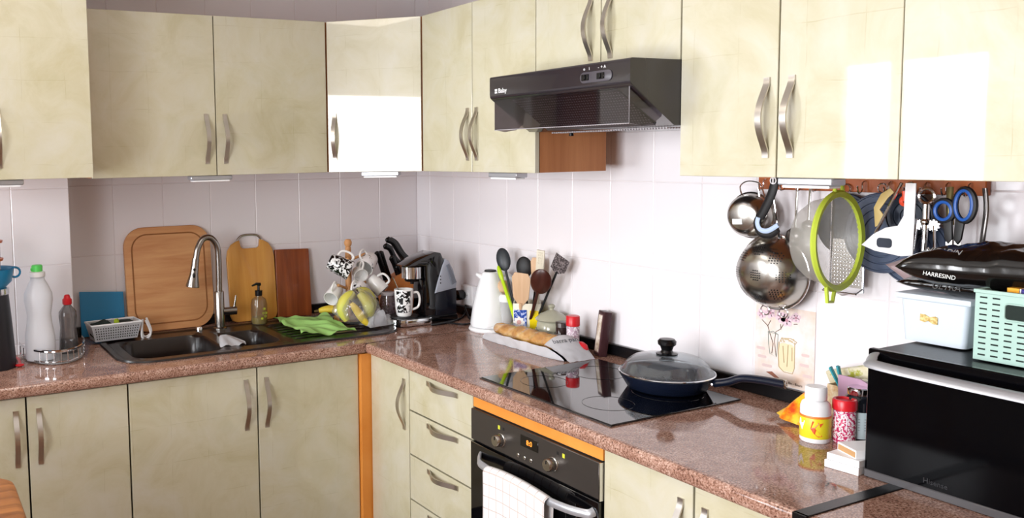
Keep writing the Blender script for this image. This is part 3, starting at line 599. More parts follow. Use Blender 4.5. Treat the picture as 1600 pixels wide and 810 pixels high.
SPR = pattern('white glaze with black sprigs', 34, [(.34, '141418'), (.37, 'eceaea')], .12, interp='CONSTANT', detail=2, dist=1)
def mug(label, m, mtx, r=.04, h=.1, taper=1.0, g=None, inner=WHITEC, cyl=True):
    t = thing('mug', label, 'mug', group=g, mtx=mtx)
    b = new(); lathe(b, [(0, 0), (r*.72*taper, 0), (r*.8*taper, .006), (r*.9, h*.3), (r, h*.97), (r-.001, h)], 28); obj('cup', b, m, t)
    b = new(); lathe(b, [(r-.001, h), (r-.004, h-.001), (r*.8, h*.2), (0, .009)], 28); lathe(b, [(0, -.0006), (r*.7, -.0006)], 28); obj('lining', b, inner, t)
    b = new(); tube(b, spline([(r*.92, 0, h*.85), (r+.018, 0, h*.86), (r+.027, 0, h*.62), (r+.02, 0, h*.33), (r*.86, 0, h*.22)], 6), .0052, 8); obj('handle', b, inner, t)
    return t
up = Vector((0, 0, 1))
mug('black and white floral mug hanging at the upper left of the mug tree', FLO, frame((-.545, -.15, 1.18), (.8, -.5, -.45), (.3, .1, 1)), .045, .105)
mug('white mug with black sprigs hanging at the upper right of the mug tree', SPR, frame((-.325, -.14, 1.18), (-.72, -.5, -.48), (-.2, .1, 1)), .042, .085)
mug('plain white mug at the front centre of the mug tree', WHITEC, frame((-.405, -.15, 1.125), (-.1, -.9, -.35), (.1, -.3, 1)), .034, .05)
mug('white mug hanging low at the left of the mug tree', WHITEC, frame((-.49, -.12, 1.05), (-.75, -.6, -.5), (.3, 0, 1)), .036, .085)
mug('white mug with a black rim line hanging low at the front of the mug tree', SPR, frame((-.42, -.21, 1.07), (-.55, -.45, -.6), (.2, .2, 1)), .04, .09)
mug('white mug hanging low at the right of the mug tree', WHITEC, frame((-.345, -.16, 1.09), (.5, -.5, -.7), (0, 0, 1)), .036, .085)
# glass jars
PUR = pattern('mauve beans', 60, [(.35, '5c3a48'), (.65, 'c9b0bc')], .5)
def jar(label, loc, r, h):
    t = thing('glass_jar', label, 'jar', loc); b = new(); lathe(b, [(0, 0), (r*.85, 0), (r, .01), (r, h*.75), (r*.85, h*.86), (r*.87, h), (r*.82, h), (r*.8, h*.86), (r*.94, h*.74), (r*.94, .012), (0, .008)], 28); obj('jar_body', b, clear('jar glass', 'e2dade', .1, .03, 1.5, 'c6bfc4'), t)
    b = new(); lathe(b, [(r*.89, h*.9), (r*.93, h*.92), (r*.93, h*1.0), (r*.87, h*1.01), (0, h*1.01)], 24); obj('lid', b, thin('clear lid', 'd8d4d8', .5, .05), t)
    b = new()
    for k in range(60): a = random.uniform(0, 6.28); q = r*.8*math.sqrt(random.random()); blob(b, (q*math.cos(a), q*math.sin(a), .014+random.random()*h*.5), .007, 1)
    o = obj('contents', b, PUR, t); o['kind'] = 'stuff'
jar('round clear glass jar with mauve contents beside the mug tree', (-.375, -.16, .9), .052, .13)
jar('small clear glass jar with mauve contents left of the espresso machine', (-.295, -.235, .9), .037, .13)
# knife block and knives
kb = thing('knife_block', 'orange wooden knife block in the corner behind the espresso machine', 'knife block', (-.14, -.05, .9), -.3)
b = new(); prism(b, [(-.07, 0), (.065, 0), (.08, .11), (.065, .22), (-.03, .165), (-.085, .08)], .11, Matrix.Translation((0, -.055, 0)), .003); obj('block', b, wood('orange block wood', 'b0602a', 'd28344', (4, 20, 4), .45), kb)
b = new(); box(b, -.06, .05, -.062, -.056, .03, .035); obj('foot_line', b, BLACKM, kb)
kl = [((-.262, -.08, 1.19), (-.20, -.05, 1.06), 0), ((-.232, -.06, 1.188), (-.175, -.04, 1.05), 0), ((-.195, -.05, 1.222), (-.125, -.04, 1.13), 1), ((-.172, -.03, 1.25), (-.085, -.03, 1.15), 1), ((-.15, -.02, 1.245), (-.06, -.02, 1.14), 1), ((-.13, -.01, 1.22), (-.05, 0, 1.1), 0), ((-.185, -.085, 1.165), (-.13, -.07, 1.04), 0), ((-.16, -.09, 1.12), (-.1, -.08, 1.0), 0)]
wh = ['leftmost black-handled knife in the block', 'second black-handled knife from the left in the block', 'black curved-handled knife below the tallest in the block', 'tallest black curved-handled knife in the block', 'second tallest black curved-handled knife in the block', 'rear right black-handled knife in the block', 'black-handled knife low at the front of the block', 'lowest black-handled knife at the front of the block']
for k, (a, c, s) in enumerate(kl):
    a, c = Vector(a), Vector(c); L_ = (a-c).length; t = thing('kitchen_knife', wh[k], 'knife', group='knives in the knife block', mtx=frame(c, a-c, (0, -1, 0)))
    b = new(); pts = spline([(0, 0, 0), (0, -.003 if s else 0, L_*.3), (0, .004 if s else 0, L_*.75), (0, -.008 if s else -.002, L_)], 6); n = len(pts)
    tube(b, pts, [.0165-.003*math.sin(PI*i/(n-1)) for i in range(n)], 10, flat=.7); blob(b, pts[-1], .0135, 2, (.75, 1, .8)); obj('handle', b, BLACK, t)
    b = new(); box(b, -.001, .001, -.012, .012, -.09, 0); tube(b, [(0, 0, -.012), (0, 0, .002)], .011, 10); obj('blade', b, STEEL, t)
# espresso machine
t = thing('espresso_machine', 'black and chrome espresso machine with a grey water tank', 'coffee machine', (-.20, -.35, .9))
b = new(); prism(b, rrect(-.15, .16, 0, .036, .008), .13, Matrix.Translation((0, -.065, 0)), .004); obj('base', b, BLACKG, t)
b = new(); prism(b, rr(-.162, .05, -.075, .075, .06), .03, Matrix(((1, 0, 0, 0), (0, 0, 1, 0), (0, 1, 0, .003), (0, 0, 0, 1))), .004); obj('drip_tray_rim', b, CHROME, t)
b = new(); lathe(b, [(0, .036), (.06, .036), (.06, .04), (0, .04)], 28, Matrix.Translation((-.085, 0, 0)), 1.1, 1); obj('drip_grid', b, BLACKM, t)
b = new(); prism(b, [(-.005, .03), (.115, .03), (.12, .17), (.105, .26), (.08, .312), (.05, .318), (-.03, .292), (-.095, .265), (-.085, .258), (0, .258), (.0, .1)], .11, Matrix.Translation((0, -.055, 0)), .006); obj('machine_body', b, BLACKG, t)
b = new(); lathe(b, [(0, .20), (.03, .20), (.046, .205), (.046, .255), (.04, .258), (0, .258)], 30, Matrix.Translation((-.04, -.005, 0))); obj('brew_head', b, CHROME, t)
b = new(); lathe(b, [(.03, .19), (.035, .2), (0, .2)], 24, Matrix.Translation((-.04, -.005, 0))); lathe(b, [(.008, .178), (.01, .2), (0, .2)], 12, Matrix.Translation((-.04, -.005, 0))); lathe(b, [(0, .178), (.008, .178)], 12, Matrix.Translation((-.04, -.005, 0))); obj('nozzle', b, BLACK, t)
b = new(); prism(b, [(.045, .135), (.155, .15), (.158, .175), (.14, .235), (.118, .275), (.1, .285), (.085, .255), (.06, .185)], .128, Matrix.Translation((0, -.064, 0)), .008); obj('water_tank', b, thin('smoky grey plastic', 'a9adb8', .85, .2), t)
b = new(); prism(b, [(.113, .262), (.152, .178), (.128, .168), (.1, .255)], .01, Matrix.Translation((0, -.071, 0)), .002); obj('tank_handle', b, mat('darker grey plastic', '6e727c', .3), t)
b = new(); prism(b, [(.05, .03), (.16, .03), (.16, .15), (.045, .135)], .116, Matrix.Translation((0, -.058, 0)), .006); obj('tank_base', b, mat('deep blue black plastic', '14161f', .15), t)
b = new()
for z in (.18, .195, .21): blob(b, (.07, -.065, z), .003, 1)
obj('indicator_dots', b, BLACK, t)
mug('white mug printed with a black and white rose, on the drip tray', WHITEC, frame((-.287, -.362, .942), (0, 0, 1), (.9, -.45, 0)), .0425, .118)
M_ = bpy.context.scene.objects
b = new()
def mprint(u, v):
    a = -2.95+1.6*u+0; z = .948+.012+.095*v; r = .0425*(.9+.1*min(1, v))*1.012+.0004
    return Vector((-.287+r*math.cos(a), -.362+r*math.sin(a), z))
grid(b, mprint, 14, 6); mp = obj('rose_print', b, pattern('black and white rose print', 30, [(.5, '101014'), (.53, 'f2f2f2')], .15, interp='CONSTANT', detail=2, dist=2))
mg = [o for o in C.objects if o.name.startswith('mug') and 'rose' in str(o.get('label', ''))][0]
bpy.context.view_layer.update(); mp.parent = mg; mp.matrix_parent_inverse = mg.matrix_world.inverted()
b = new(); tube(b, [(-.265, -.34, .975), (-.32, -.33, 1.105)], .0025, 6); blob(b, (-.264, -.34, .972), .009, 2, (1, .5, 1.4)); blob(b, (-.321, -.33, 1.107), .004, 1); tag(obj('teaspoon', b, STEEL), 'steel teaspoon leaning up out of the rose mug', 'spoon')
# cord and plug
b = new(); tube(b, spline([(-.05, -.3, .93), (-.02, -.38, .907), (-.1, -.44, .906), (-.2, -.45, .906), (-.06, -.42, .907), (.03, -.36, .91), (.06, -.33, .95)], 8), .0045, 8); tube(b, spline([(-.12, -.45, .907), (-.08, -.52, .908), (-.02, -.5, .908), (.01, -.43, .912), (.04, -.35, .95)], 8), .0045, 8)
bpy.context.view_layer.update(); em = [o for o in C.objects if o.name.startswith('espresso_machine')][0]
def keep(o, p): bpy.context.view_layer.update(); o.parent = p; o.matrix_parent_inverse = p.matrix_world.inverted(); return o
pc_ = keep(obj('power_cord', b, BLACK), em)
b = new(); tube(b, [(.015, -.325, 1.0), (.045, -.325, 1.0)], .024, 16); tube(b, [(.045, -.325, 1.0), (.052, -.325, 1.0)], .02, 16); tube(b, [(.0, -.325, .99), (.02, -.325, 1.0)], .008, 8); keep(obj('power_plug', b, BLACK), pc_)
def socket(label, y, z, s=.08, d=.006):
    t = thing('wall_socket', label, 'socket', (XW-d-.001, y+s/2, z-s/2), -PI/2); b = new(); box(b, 0, s, 0, d, 0, s, .003); obj('plate', b, WHITEP, t)
    b = new(); lathe(b, [(.02, 0), (.02, .004), (.018, .004), (.017, .001), (0, .001)], 20, frame((s/2, -.0002, s/2), (0, -1, 0), (1, 0, 0))); obj('well', b, WHITEP, t)
    b = new()
    for q in (-.009, .009): lathe(b, [(0, 0), (.0025, 0), (0, .001)], 8, frame((s/2+q, -.002, s/2), (0, -1, 0), (1, 0, 0)))
    obj('pin_hole', b, BLACKM, t)
socket('white wall socket holding the black plug', -.345, 1.0, .09, .03); socket('white wall socket behind the kettle', -.455, 1.03, .085); socket('upper white wall switch behind the kettle', -.50, 1.1, .07)

# ------------------------------------------------------------ right counter, left group
t = thing('kettle', 'tall white conical electric kettle on a white base', 'kettle', (-.03, -.645, .9), -.5)
b = new(); lathe(b, [(0, 0), (.088, 0), (.092, .006), (.088, .016), (.07, .02), (0, .02)], 36); obj('power_base', b, WHITEP, t)
b = new(); lathe(b, [(0, .02), (.082, .02), (.085, .03), (.075, .1), (.056, .18), (.036, .24), (.033, .247), (.027, .25), (0, .251)], 36); obj('kettle_body', b, mat('white enamelled plastic', 'f4f6f8', .18, coat=.3), t)
b = new(); tube(b, spline([(.034, 0, .237), (.07, 0, .235), (.098, 0, .205), (.108, 0, .13), (.098, 0, .06), (.075, 0, .045)], 6), .0105, 10); obj('handle', b, WHITEP, t)
b = new(); tube(b, [(-.03, 0, .225), (-.06, 0, .24)], [.016, .006], 10); obj('spout', b, WHITEP, t)
b = new(); lathe(b, [(0, .25), (.026, .25), (.024, .256), (0, .258)], 24); obj('lid', b, BLACKM, t)
t = thing('spice_shaker', 'clear shaker with orange contents behind the kettle', 'shaker', (-.005, -.718, .9))
b = new(); lathe(b, [(0, 0), (.03, 0), (.031, .01), (.026, .13), (0, .13)], 24); obj('shaker_body', b, thin('frosted clear plastic', 'd9d9dc', .55, .1), t)
b = new(); lathe(b, [(0, .002), (.0285, .003), (.028, .038), (0, .038)], 24); obj('contents', b, mat('orange powder', 'd8761e', .7), t)
b = new(); lathe(b, [(.027, .13), (.028, .15), (.02, .16), (0, .161)], 24); obj('cap', b, WHITEP, t)
b = new(); lathe(b, [(0, -.028), (.018, -.024), (.027, -.006), (.026, .01), (.016, .024), (0, .028)], 24, frame((-.0, -.695, 1.088), (.25, .3, 1), (1, 0, 0)), 1.15, 1); tag(obj('wooden_knob', b, SPOON), 'round pale wooden knob seen beside the top of the kettle', 'spoon')  # wooden knob by the kettle top, not a spoon
# utensil pot
CER = mat('cream ceramic', 'f0ecd8', .12, coat=.3)
t = thing('utensil_pot', 'square white ceramic pot with blue and yellow tile pattern full of utensils', 'pot', (.012, -.838, .9), -.72)
b = new(); s = .055; h_ = .145
def rl(s, z): return [b.verts.new((x, y, z)) for x, y in rrect(-s, s, -s, s, .01, 4)]
L1, L2, L3, L4, L5 = rl(s*.93, 0), rl(s*.95, .006), rl(s, h_), rl(s-.006, h_), rl(s-.008, .01)
for a, c in ((L1, L2), (L2, L3), (L3, L4), (L4, L5)): bridge(b, a, c)
b.faces.new(L1[::-1]); b.faces.new(L5); bmesh.ops.recalc_face_normals(b, faces=b.faces); obj('pot_body', b, CER, t)
BLUEB = pattern('blue glazed tile pattern', 90, [(.48, '2f50a8'), (.53, 'b8c6ec')], .15, interp='CONSTANT', detail=2)
b = new(); box(b, -.05, .0, -s-.0012, -s+.0, .03, .12); o = obj('blue_panel', b, BLUEB, t, smooth=False)
def petal(cx, cz, r, m, name, y, n=20, lob=.14): 
    b = new(); prism(b, [(cx+r*(1+lob*math.cos(8*a))*math.cos(a), cz+r*(1+lob*math.cos(8*a))*math.sin(a)) for a in [2*PI*k/(n*2) for k in range(n*2)]], .0006, Matrix.Translation((0, y, 0))); obj(name, b, m, t, smooth=False)
petal(-.03, .07, .021, WHITEC, 'white_flower', -s-.0018); petal(-.03, .07, .009, mat('dusty pink', 'd9a9a4', .4), 'flower_centre', -s-.0024, lob=.05)
b = new(); box(b, .012, .046, -s-.0012, -s, .004, .118, 0); obj('yellow_panel', b, mat('yellow glaze', 'f2d81c', .15), t, smooth=False)
b = new(); box(b, s-.0005, s+.0012, -.03, .04, .02, .12, 0); obj('green_panel', b, mat('olive yellow glaze', 'c9c23c', .15), t, smooth=False)
FC = Vector((-.85, -.5, .0))
def uten(label, base, tip, head, m, hr=.005, g='utensils in the pot', cat='utensil', name='kitchen_utensil', hm=None):
    base, tip = Vector(base), Vector(tip); L_ = (tip-base).length
    t = thing(name, label, cat, group=g, mtx=frame(base, tip-base, Vector((0, 0, 1)).cross(FC) if True else (1, 0, 0)))   # local x across, local y depth
    hl = head[1]
    b = new(); tube(b, [(0, 0, 0), (0, 0, L_-hl*.9)], [hr, hr*.9], 8); obj('handle', b, hm or m, t)
    b = new(); k, hl, hw = head[0], head[1], head[2]
    if k == 'spoon':
        blob(b, (0, 0, L_-hl/2), 1, 3, (hw/2, .006, hl/2))
        for v in b.verts: v.co.y += 6*((v.co.x)**2+(v.co.z-(L_-hl/2))**2*.35)-.004
    elif k == 'flat':
        prism(b, [(-.007, L_-hl), (-hw*.42, L_-hl*.75), (-hw/2, L_-hl*.15), (-hw*.35, L_), (hw*.35, L_), (hw/2, L_-hl*.15), (hw*.42, L_-hl*.75), (.007, L_-hl)], .005, Matrix.Translation((0, -.0025, 0)), .0015)
    elif k == 'turner':
        prism(b, [(-.008, L_-hl), (-hw/2, L_-hl*.8), (-hw/2, L_), (hw/2, L_-.012), (hw/2, L_-hl*.8), (.008, L_-hl)], .003, Matrix.Translation((0, -.0015, 0)))
    elif k == 'comb':
        prism(b, [(-hw/2, L_-hl), (-hw/2, L_), (hw/2, L_), (hw/2, L_-hl)], .01, Matrix.Translation((0, -.005, 0)), .001)
        for j in range(5):
            for i in range(3): box(b, -hw/2+.006+i*.007, -hw/2+.01+i*.007, -.0065, -.005, L_-.012-j*.011, L_-.006-j*.011)
    obj('head', b, m, t); return t
PX, PY = .012, -.838
def Pt(dx, dy, z): return (PX+dx, PY+dy, z)
uten('large dark grey spoon rising highest at the left of the utensil pot', Pt(-.015, .03, .92), (0, -.676, 1.25), ('spoon', .1, .062), mat('dark grey nylon', '2e3338', .4), .006)
uten('lime green spoon leaning left in the utensil pot', Pt(-.03, .02, .93), (-.02, -.685, 1.178), ('spoon', .075, .02), LIME, .0085)
uten('black nylon spoon behind the beech spatula', Pt(.01, 0, .92), (.02, -.80, 1.225), ('spoon', .09, .07), BLACKM)
uten('pale beech spatula at the front of the utensil pot', Pt(-.04, -.005, .93), (-.055, -.885, 1.172), ('flat', .14, .078), SPOON, .009)
uten('pale wooden spatula at the back of the utensil pot', Pt(.025, -.02, .92), (.04, -.862, 1.225), ('flat', .11, .05), SPOON)
uten('notched cream comb-like tool standing at the back of the utensil pot', Pt(.02, -.03, .92), (.01, -.925, 1.262), ('comb', .10, .032), mat('cream plastic', 'ddd5c0', .4))
uten('dark brown wooden ladle leaning right in the utensil pot', Pt(-.015, -.02, .93), (-.035, -.995, 1.195), ('spoon', .115, .085), DWOOD, .007)
uten('dark speckled turner leaning far right in the utensil pot', Pt(.0, -.03, .93), (.02, -1.045, 1.25), ('turner', .08, .06), pattern('speckled grey nylon', 160, [(.45, '3a3234'), (.6, '8a8080')], .4), .005, hm=BLACKM)
uten('steel slotted spoon in the middle of the utensil pot', Pt(-.02, .01, .93), (-.01, -.80, 1.14), ('spoon', .065, .045), STEEL)
uten('black ridged tong handle in the middle of the utensil pot', Pt(.0, -.02, .93), (-.02, -.93, 1.13), ('flat', .03, .012), BLACK)
# ceramic jar
t = thing('sugar_jar', 'greyish green ceramic jar with a domed lid', 'jar', (.01, -.99, .9))
CG = mat('grey green glaze', 'a8a794', .15, coat=.3)
b = new(); lathe(b, [(0, 0), (.045, 0), (.056, .012), (.06, .05), (.056, .085), (.05, .093), (0, .093)], 36); obj('jar_body', b, CG, t)
b = new()
for k in range(22):
    a = 2*PI*k/22; ring(b, (.0605*math.cos(a), .0605*math.sin(a), .05), .011, .002, (math.cos(a), math.sin(a), 0), 12, 5)
obj('scroll_relief', b, CG, t)
b = new(); lathe(b, [(0, .092), (.06, .094), (.064, .099), (.06, .104), (.045, .118), (.02, .13), (.009, .134), (.007, .14), (.013, .147), (.013, .152), (.006, .157), (0, .158)], 36); obj('lid', b, CG, t)
t = thing('spice_jar', 'small dark spice jar with a grey lid beside the ceramic jar', 'jar', (-.028, -1.092, .9)); b = new(); lathe(b, [(0, 0), (.021, 0), (.022, .085), (.018, .09), (0, .09)], 22); obj('jar_body', b, mat('dark spice glass', '2c1d1c', .08), t); b = new(); lathe(b, [(.022, .088), (.0225, .105), (.02, .108), (0, .108)], 22); obj('lid', b, DSTEEL, t)
t = thing('spice_jar', 'spice jar with a bright red cap and pink label', 'jar', (-.028, -1.155, .9)); b = new(); lathe(b, [(0, 0), (.022, 0), (.0235, .004), (.0235, .1), (.02, .105), (0, .105)], 22); obj('jar_body', b, pattern('pink printed label', 120, [(.45, 'a88a9c'), (.6, 'ece4ea')], .3), t); b = new(); lathe(b, [(.0235, .103), (.0255, .105), (.0255, .138), (.023, .141), (0, .141)], 24); obj('cap', b, RED, t)
t = thing('picture_frame', 'dark brown picture frame seen edge-on against the wall', 'picture frame', (.025, -1.205, .902), -2.2+PI/2)
t.rotation_euler = (-.12, 0, -PI/2-.35+.0)
b = new(); DB = mat('dark plum frame', '3c2226', .3); prism(b, rrect(0, .055, 0, .165, .003, 2), .03, bev=.003); obj('frame_body', b, DB, t)
b = new(); box(b, .012, .043, -.002, .0, .015, .15); obj('picture', b, pattern('faded picture', 40, [(.4, 'b8a48c'), (.6, 'e4dcd0')], .5), t, smooth=False)
b = new(); prism(b, rrect(.008, .047, .011, .154, .002, 2), .0012, Matrix.Translation((0, -.001, 0))); obj('inner_mount', b, mat('plum mount', '6e5052', .4), t, smooth=False)
b = new(); blob(b, (-.045, -1.218, .932), .032, 2, (.7, 1, .8)); tube(b, [(-.05, -1.2, .93), (-.06, -1.165, .958)], [.008, .004], 8); tag(obj('kitchen_timer', b, RED), 'small red plastic scoop beside the picture frame', 'scoop')
# bread in its paper bag
t = thing('bread_bag', 'long white paper bread bag with a clear window and barra pan lettering', 'bag', (-.105, -.775, .9))
PAPER = mat('white paper', 'f0f0f4', .6, bump=.3, bscale=40)
LB = .475
def shell(u, v):
    e = min(1, 7*u, 7*(1-u))**.7; h = .038*(.15+.85*e)+.004*NZ.noise(Vector((u*9, v, 0))); w = .07*(.8+.2*e)
    if v < .33: x, z = -w-.004*(1-v/.33), h*(1-v/.33)
    elif v < .67: x, z = -w+2*w*(v-.33)/.34, 0
    else: x, z = w, h*(v-.67)/.33
    return Vector((x+.004*NZ.noise(Vector((u*14, v*3, 2)))+.012*u, -LB*u, z+.0015))
b = new(); grid(b, shell, 60, 24, .0008); obj('paper', b, PAPER, t, ang=50)
def film(u, v):
    y = -.02-(LB-.09)*u; x = -.066+.134*v+.012*u; return Vector((x, y, .044+.028*math.sin(PI*v)*min(1, 5*u+.3)+.003*math.sin(u*37)+.002*math.sin(v*19+u*11)))
b = new(); grid(b, film, 40, 14); obj('window_film', b, clear('glossy clear film', 'fafafa', .06, .05), t, ang=180)
def flap(u, v):
    top = .045+.033*math.sin(PI*v)**.8; z = top*(1-u**1.6)+.004*u
    return Vector((-.068+.14*v+.01-.012*u*(2*v-1), -LB+.095-.125*u-.03*v*(1-u)+.03*(1-v)*(1-u)*0, z+.003*NZ.noise(Vector((u*6, v*6, 5)))))
b = new(); grid(b, flap, 20, 20, .0008); obj('end_flap', b, PAPER, t, ang=70)
text('lettering', 'barra pan', .027, mat('grey ink', '5c6068', .6), t, (0, 0, 0), (0, 0, 0)).matrix_basis = frame((-.004, -LB+.043, .066), (-.12, -.62, .8), (.95, -.2, .08))
BR = pattern('golden crust', 28, [(.3, 'b06f28'), (.5, 'd69a48'), (.72, 'f0c982')], .6, bump=.5)
b = new()
pts = [Vector((-.103+.003*math.sin(k*1.3)+.012*k/20, -.795-.415*k/20, .941+.002*math.sin(k))) for k in range(21)]
tube(b, pts, [.036*(.45+.55*math.sin(PI*min(max(k/20, .03), .97))**.35)*(1+.09*math.sin(k*2.1)) for k in range(21)], 18, flat=.8)
tag(obj('bread_loaf', b, BR, ang=80), 'golden baguette showing through the bread bag window', 'bread')
# hob
t = thing('hob', 'black glass ceramic hob set in the worktop', 'hob', (-.541, -1.294, .9015), RB)
b = new(); box(b, 0, .599, 0, .51, 0, .005, .0015); obj('glass_plate', b, BLACKG, t)
b = new(); ln = mat('faint grey hob marking', '131418', .1)
for x, y, r in ((.15, .14, .075), (.15, .37, .09), (.44, .38, .105), (.44, .14, .075)): ring(b, (x, y, .0051), r, .0007, (0, 0, 1), 48, 4)
obj('zone_rings', b, ln, t)
b = new(); box(b, -.004, .603, -.004, .001, -.001, .0025); obj('steel_edge', b, DSTEEL, t)
# frying pan + glass lid
pc = Vector((-.125, -1.695, .9065))
t = thing('frying_pan', 'dark blue frying pan on the hob', 'pan', pc, math.atan2(-1.969+1.695, .005+.125))
b = new(); lathe(b, [(0, 0), (.105, 0), (.118, .006), (.142, .046), (.144, .05), (.139, .05), (.115, .011), (0, .006)], 56); obj('pan_body', b, NAVY, t)
b = new(); tube(b, spline([(.142, 0, .036), (.18, 0, .046), (.22, 0, .063), (.27, 0, .066), (.335, 0, .063)], 6), .0165, 12, flat=.72, up=(0, 0, 1)); h = obj('handle', b, NAVY, t)
b = new(); tube(b, [(.136, 0, .034), (.158, 0, .04)], .011, 10, flat=.7, up=(0, 0, 1)); obj('handle_mount', b, CHROME, t)
b = new(); ring(b, (.338, 0, .063), .011, .004, (1, 0, .15), 18, 8); obj('hanging_loop', b, STEEL, t)
t = thing('pan_lid', 'domed glass lid with a black knob on the frying pan', 'lid', pc+Vector((0, 0, .051)))
b = new(); lathe(b, [(.142, 0), (.14, .006), (.13, .012), (.122, .03), (.1, .046), (.05, .055), (0, .056)], 56); lathe(b, [(.138, .002), (.128, .009), (.12, .028), (.098, .043), (.05, .052), (0, .053)], 56); obj('glass_dome', b, clear('lid glass', 'f0f4f6', .04, .02), t)
b = new(); ring(b, (0, 0, .002), .1415, .0028, (0, 0, 1), 64, 8); obj('steel_rim', b, CHROME, t)
b = new(); lathe(b, [(.032, .056), (.033, .06), (.02, .063), (.016, .07), (.02, .082), (.027, .088), (.028, .098), (.022, .105), (0, .107)], 28); lathe(b, [(0, .056), (.032, .056)], 28); obj('knob', b, BLACK, t)
# oven
b = new(); box(b, XB, XB+.018, -1.918, -1.321, .822, .858); q = tag(obj('oven_top_strip', b, ORANGE, smooth=False), 'orange wooden strip between the worktop and the oven', 'trim')
t = thing('oven', 'built-in dark steel oven with two knobs and a clock', 'oven', (XB, -1.32, 0), RB)
OV = mat('dark brushed steel panel', '57524f', .33, .75)
b = new(); box(b, .004, .596, .004, .55, .16, .82); obj('oven_body', b, BLACKM, t, smooth=False)
b = new(); box(b, .003, .597, -.012, .006, .715, .818, .002); obj('control_panel', b, OV, t)
b = new(); box(b, .003, .597, -.014, .006, .22, .708, .002); d = obj('door', b, BLACKG, t)
b = new(); box(b, .597, .6, -.013, .004, .712, .818); obj('panel_edge', b, CHROME, t)
pts = [(.075, 0, .672), (.08, -.035, .67), (.09, -.046, .67), (.30, -.052, .67), (.50, -.046, .67), (.56, -.04, .67), (.575, -.014, .672)]
b = new(); P2 = spline([(.055, -.012, .678), (.075, -.03, .67), (.12, -.048, .665), (.3, -.055, .663), (.48, -.048, .665), (.565, -.03, .67), (.58, -.012, .678)], 6); tube(b, P2, .0125, 10, flat=.5, up=(0, 1, 0)); obj('door_handle', b, SILVER, t)
for x, z in ((.167, .757), (.411, .757)):
    b = new(); lathe(b, [(0, 0), (.022, 0), (.021, .003), (.019, .004), (.0185, .024), (.016, .027), (0, .027)], 28, frame((x, -.012, z), (0, -1, 0), (1, 0, 0))); k_ = obj('knob', b, STEEL, t)
    b = new(); box(b, -.001, .001, -.0405, -.039, .004, .014); o = obj('pointer', b, BLACKM, k_, (x, 0, z))
b = new(); box(b, .262, .345, -.0135, -.011, .768, .803, .001); obj('display', b, BLACKG, t)
text('clock_digits', '8:0', .022, mat('orange clock digits', 'ff9a3c', .5, emit='ff8a28', es=.9), t, (.305, -.0142, .785), FR)
b = new()
for k in range(3): lathe(b, [(.0065, 0), (.0065, .003), (.005, .004), (0, .004)], 16, frame((.253+.03*k, -.012, .735+.0005*k), (0, -1, 0), (1, 0, 0)))
obj('push_buttons', b, STEEL, t)
for x, c in ((.155, 'c9cc3a'), (.455, 'c9cc3a')): b = new(); box(b, x-.005, x+.005, -.0128, -.0115, .788, .8); obj('symbol_sticker', b, mat('yellow symbol', c, .5), t, smooth=False)
for x in (.178, .43): b = new(); box(b, x-.004, x+.004, -.0126, -.0115, .79, .799); obj('dark_symbol', b, BLACKM, t, smooth=False)
# tea towel over handle
def tmat():
    m = mat('white towel with pale check', 'f4f2f2', .9, bump=.4, bscale=500); nt = m.node_tree; b_ = nt.nodes['Principled BSDF']
    uvn = nt.nodes.new('ShaderNodeUVMap'); br = nt.nodes.new('ShaderNodeTexBrick'); br.offset = 0
    for k, v in (('Scale', 1), ('Brick Width', .036), ('Row Height', .04), ('Mortar Size', .0016), ('Mortar Smooth', .3)): br.inputs[k].default_value = v
    br.inputs['Color1'].default_value = lin('e9e7e8'); br.inputs['Color2'].default_value = lin('e9e7e8'); br.inputs['Mortar'].default_value = lin('c8b6ae')
    nt.links.new(uvn.outputs[0], br.inputs['Vector']); nt.links.new(br.outputs['Color'], b_.inputs['Base Color']); return m
b = new(); uvl = b.loops.layers.uv.new('UVMap'); prof = [(-.05, .28)]+[]
def towel(u, v):
    x = .148+.292*u; s = v
    if s < .1: y, z = -.036, .60+.07*(s/.1)
    elif s < .16: a = (s-.1)/.06*PI; y, z = -.053+.017*math.cos(a), .67+.015*math.sin(a)
    else: y, z = -.072-.004*math.sin(u*15)*(s-.16)*1.5, .67-.40*((s-.16)/.84)
    return Vector((x+.003*math.sin(s*5), y-.0045*math.sin(u*PI), z-.012*abs(2*u-1)**2+.004))
V = [[b.verts.new(towel(i/26, j/60)) for j in range(61)] for i in range(27)]
for i in range(26):
    for j in range(60):
        f = b.faces.new((V[i][j], V[i+1][j], V[i+1][j+1], V[i][j+1]))
        for l, (a, c) in zip(f.loops, ((i, j), (i+1, j), (i+1, j+1), (i, j+1))): l[uvl].uv = (a/26*.292, c/60*.5)
bmesh.ops.recalc_face_normals(b, faces=b.faces)
o = tag(obj('tea_towel', b, tmat(), loc=(XB, -1.32, 0), rot=(0, 0, RB), ang=80), 'white tea towel with a pale check hanging over the oven handle', 'towel'); md = o.modifiers.new('s', 'SOLIDIFY'); md.thickness = .002
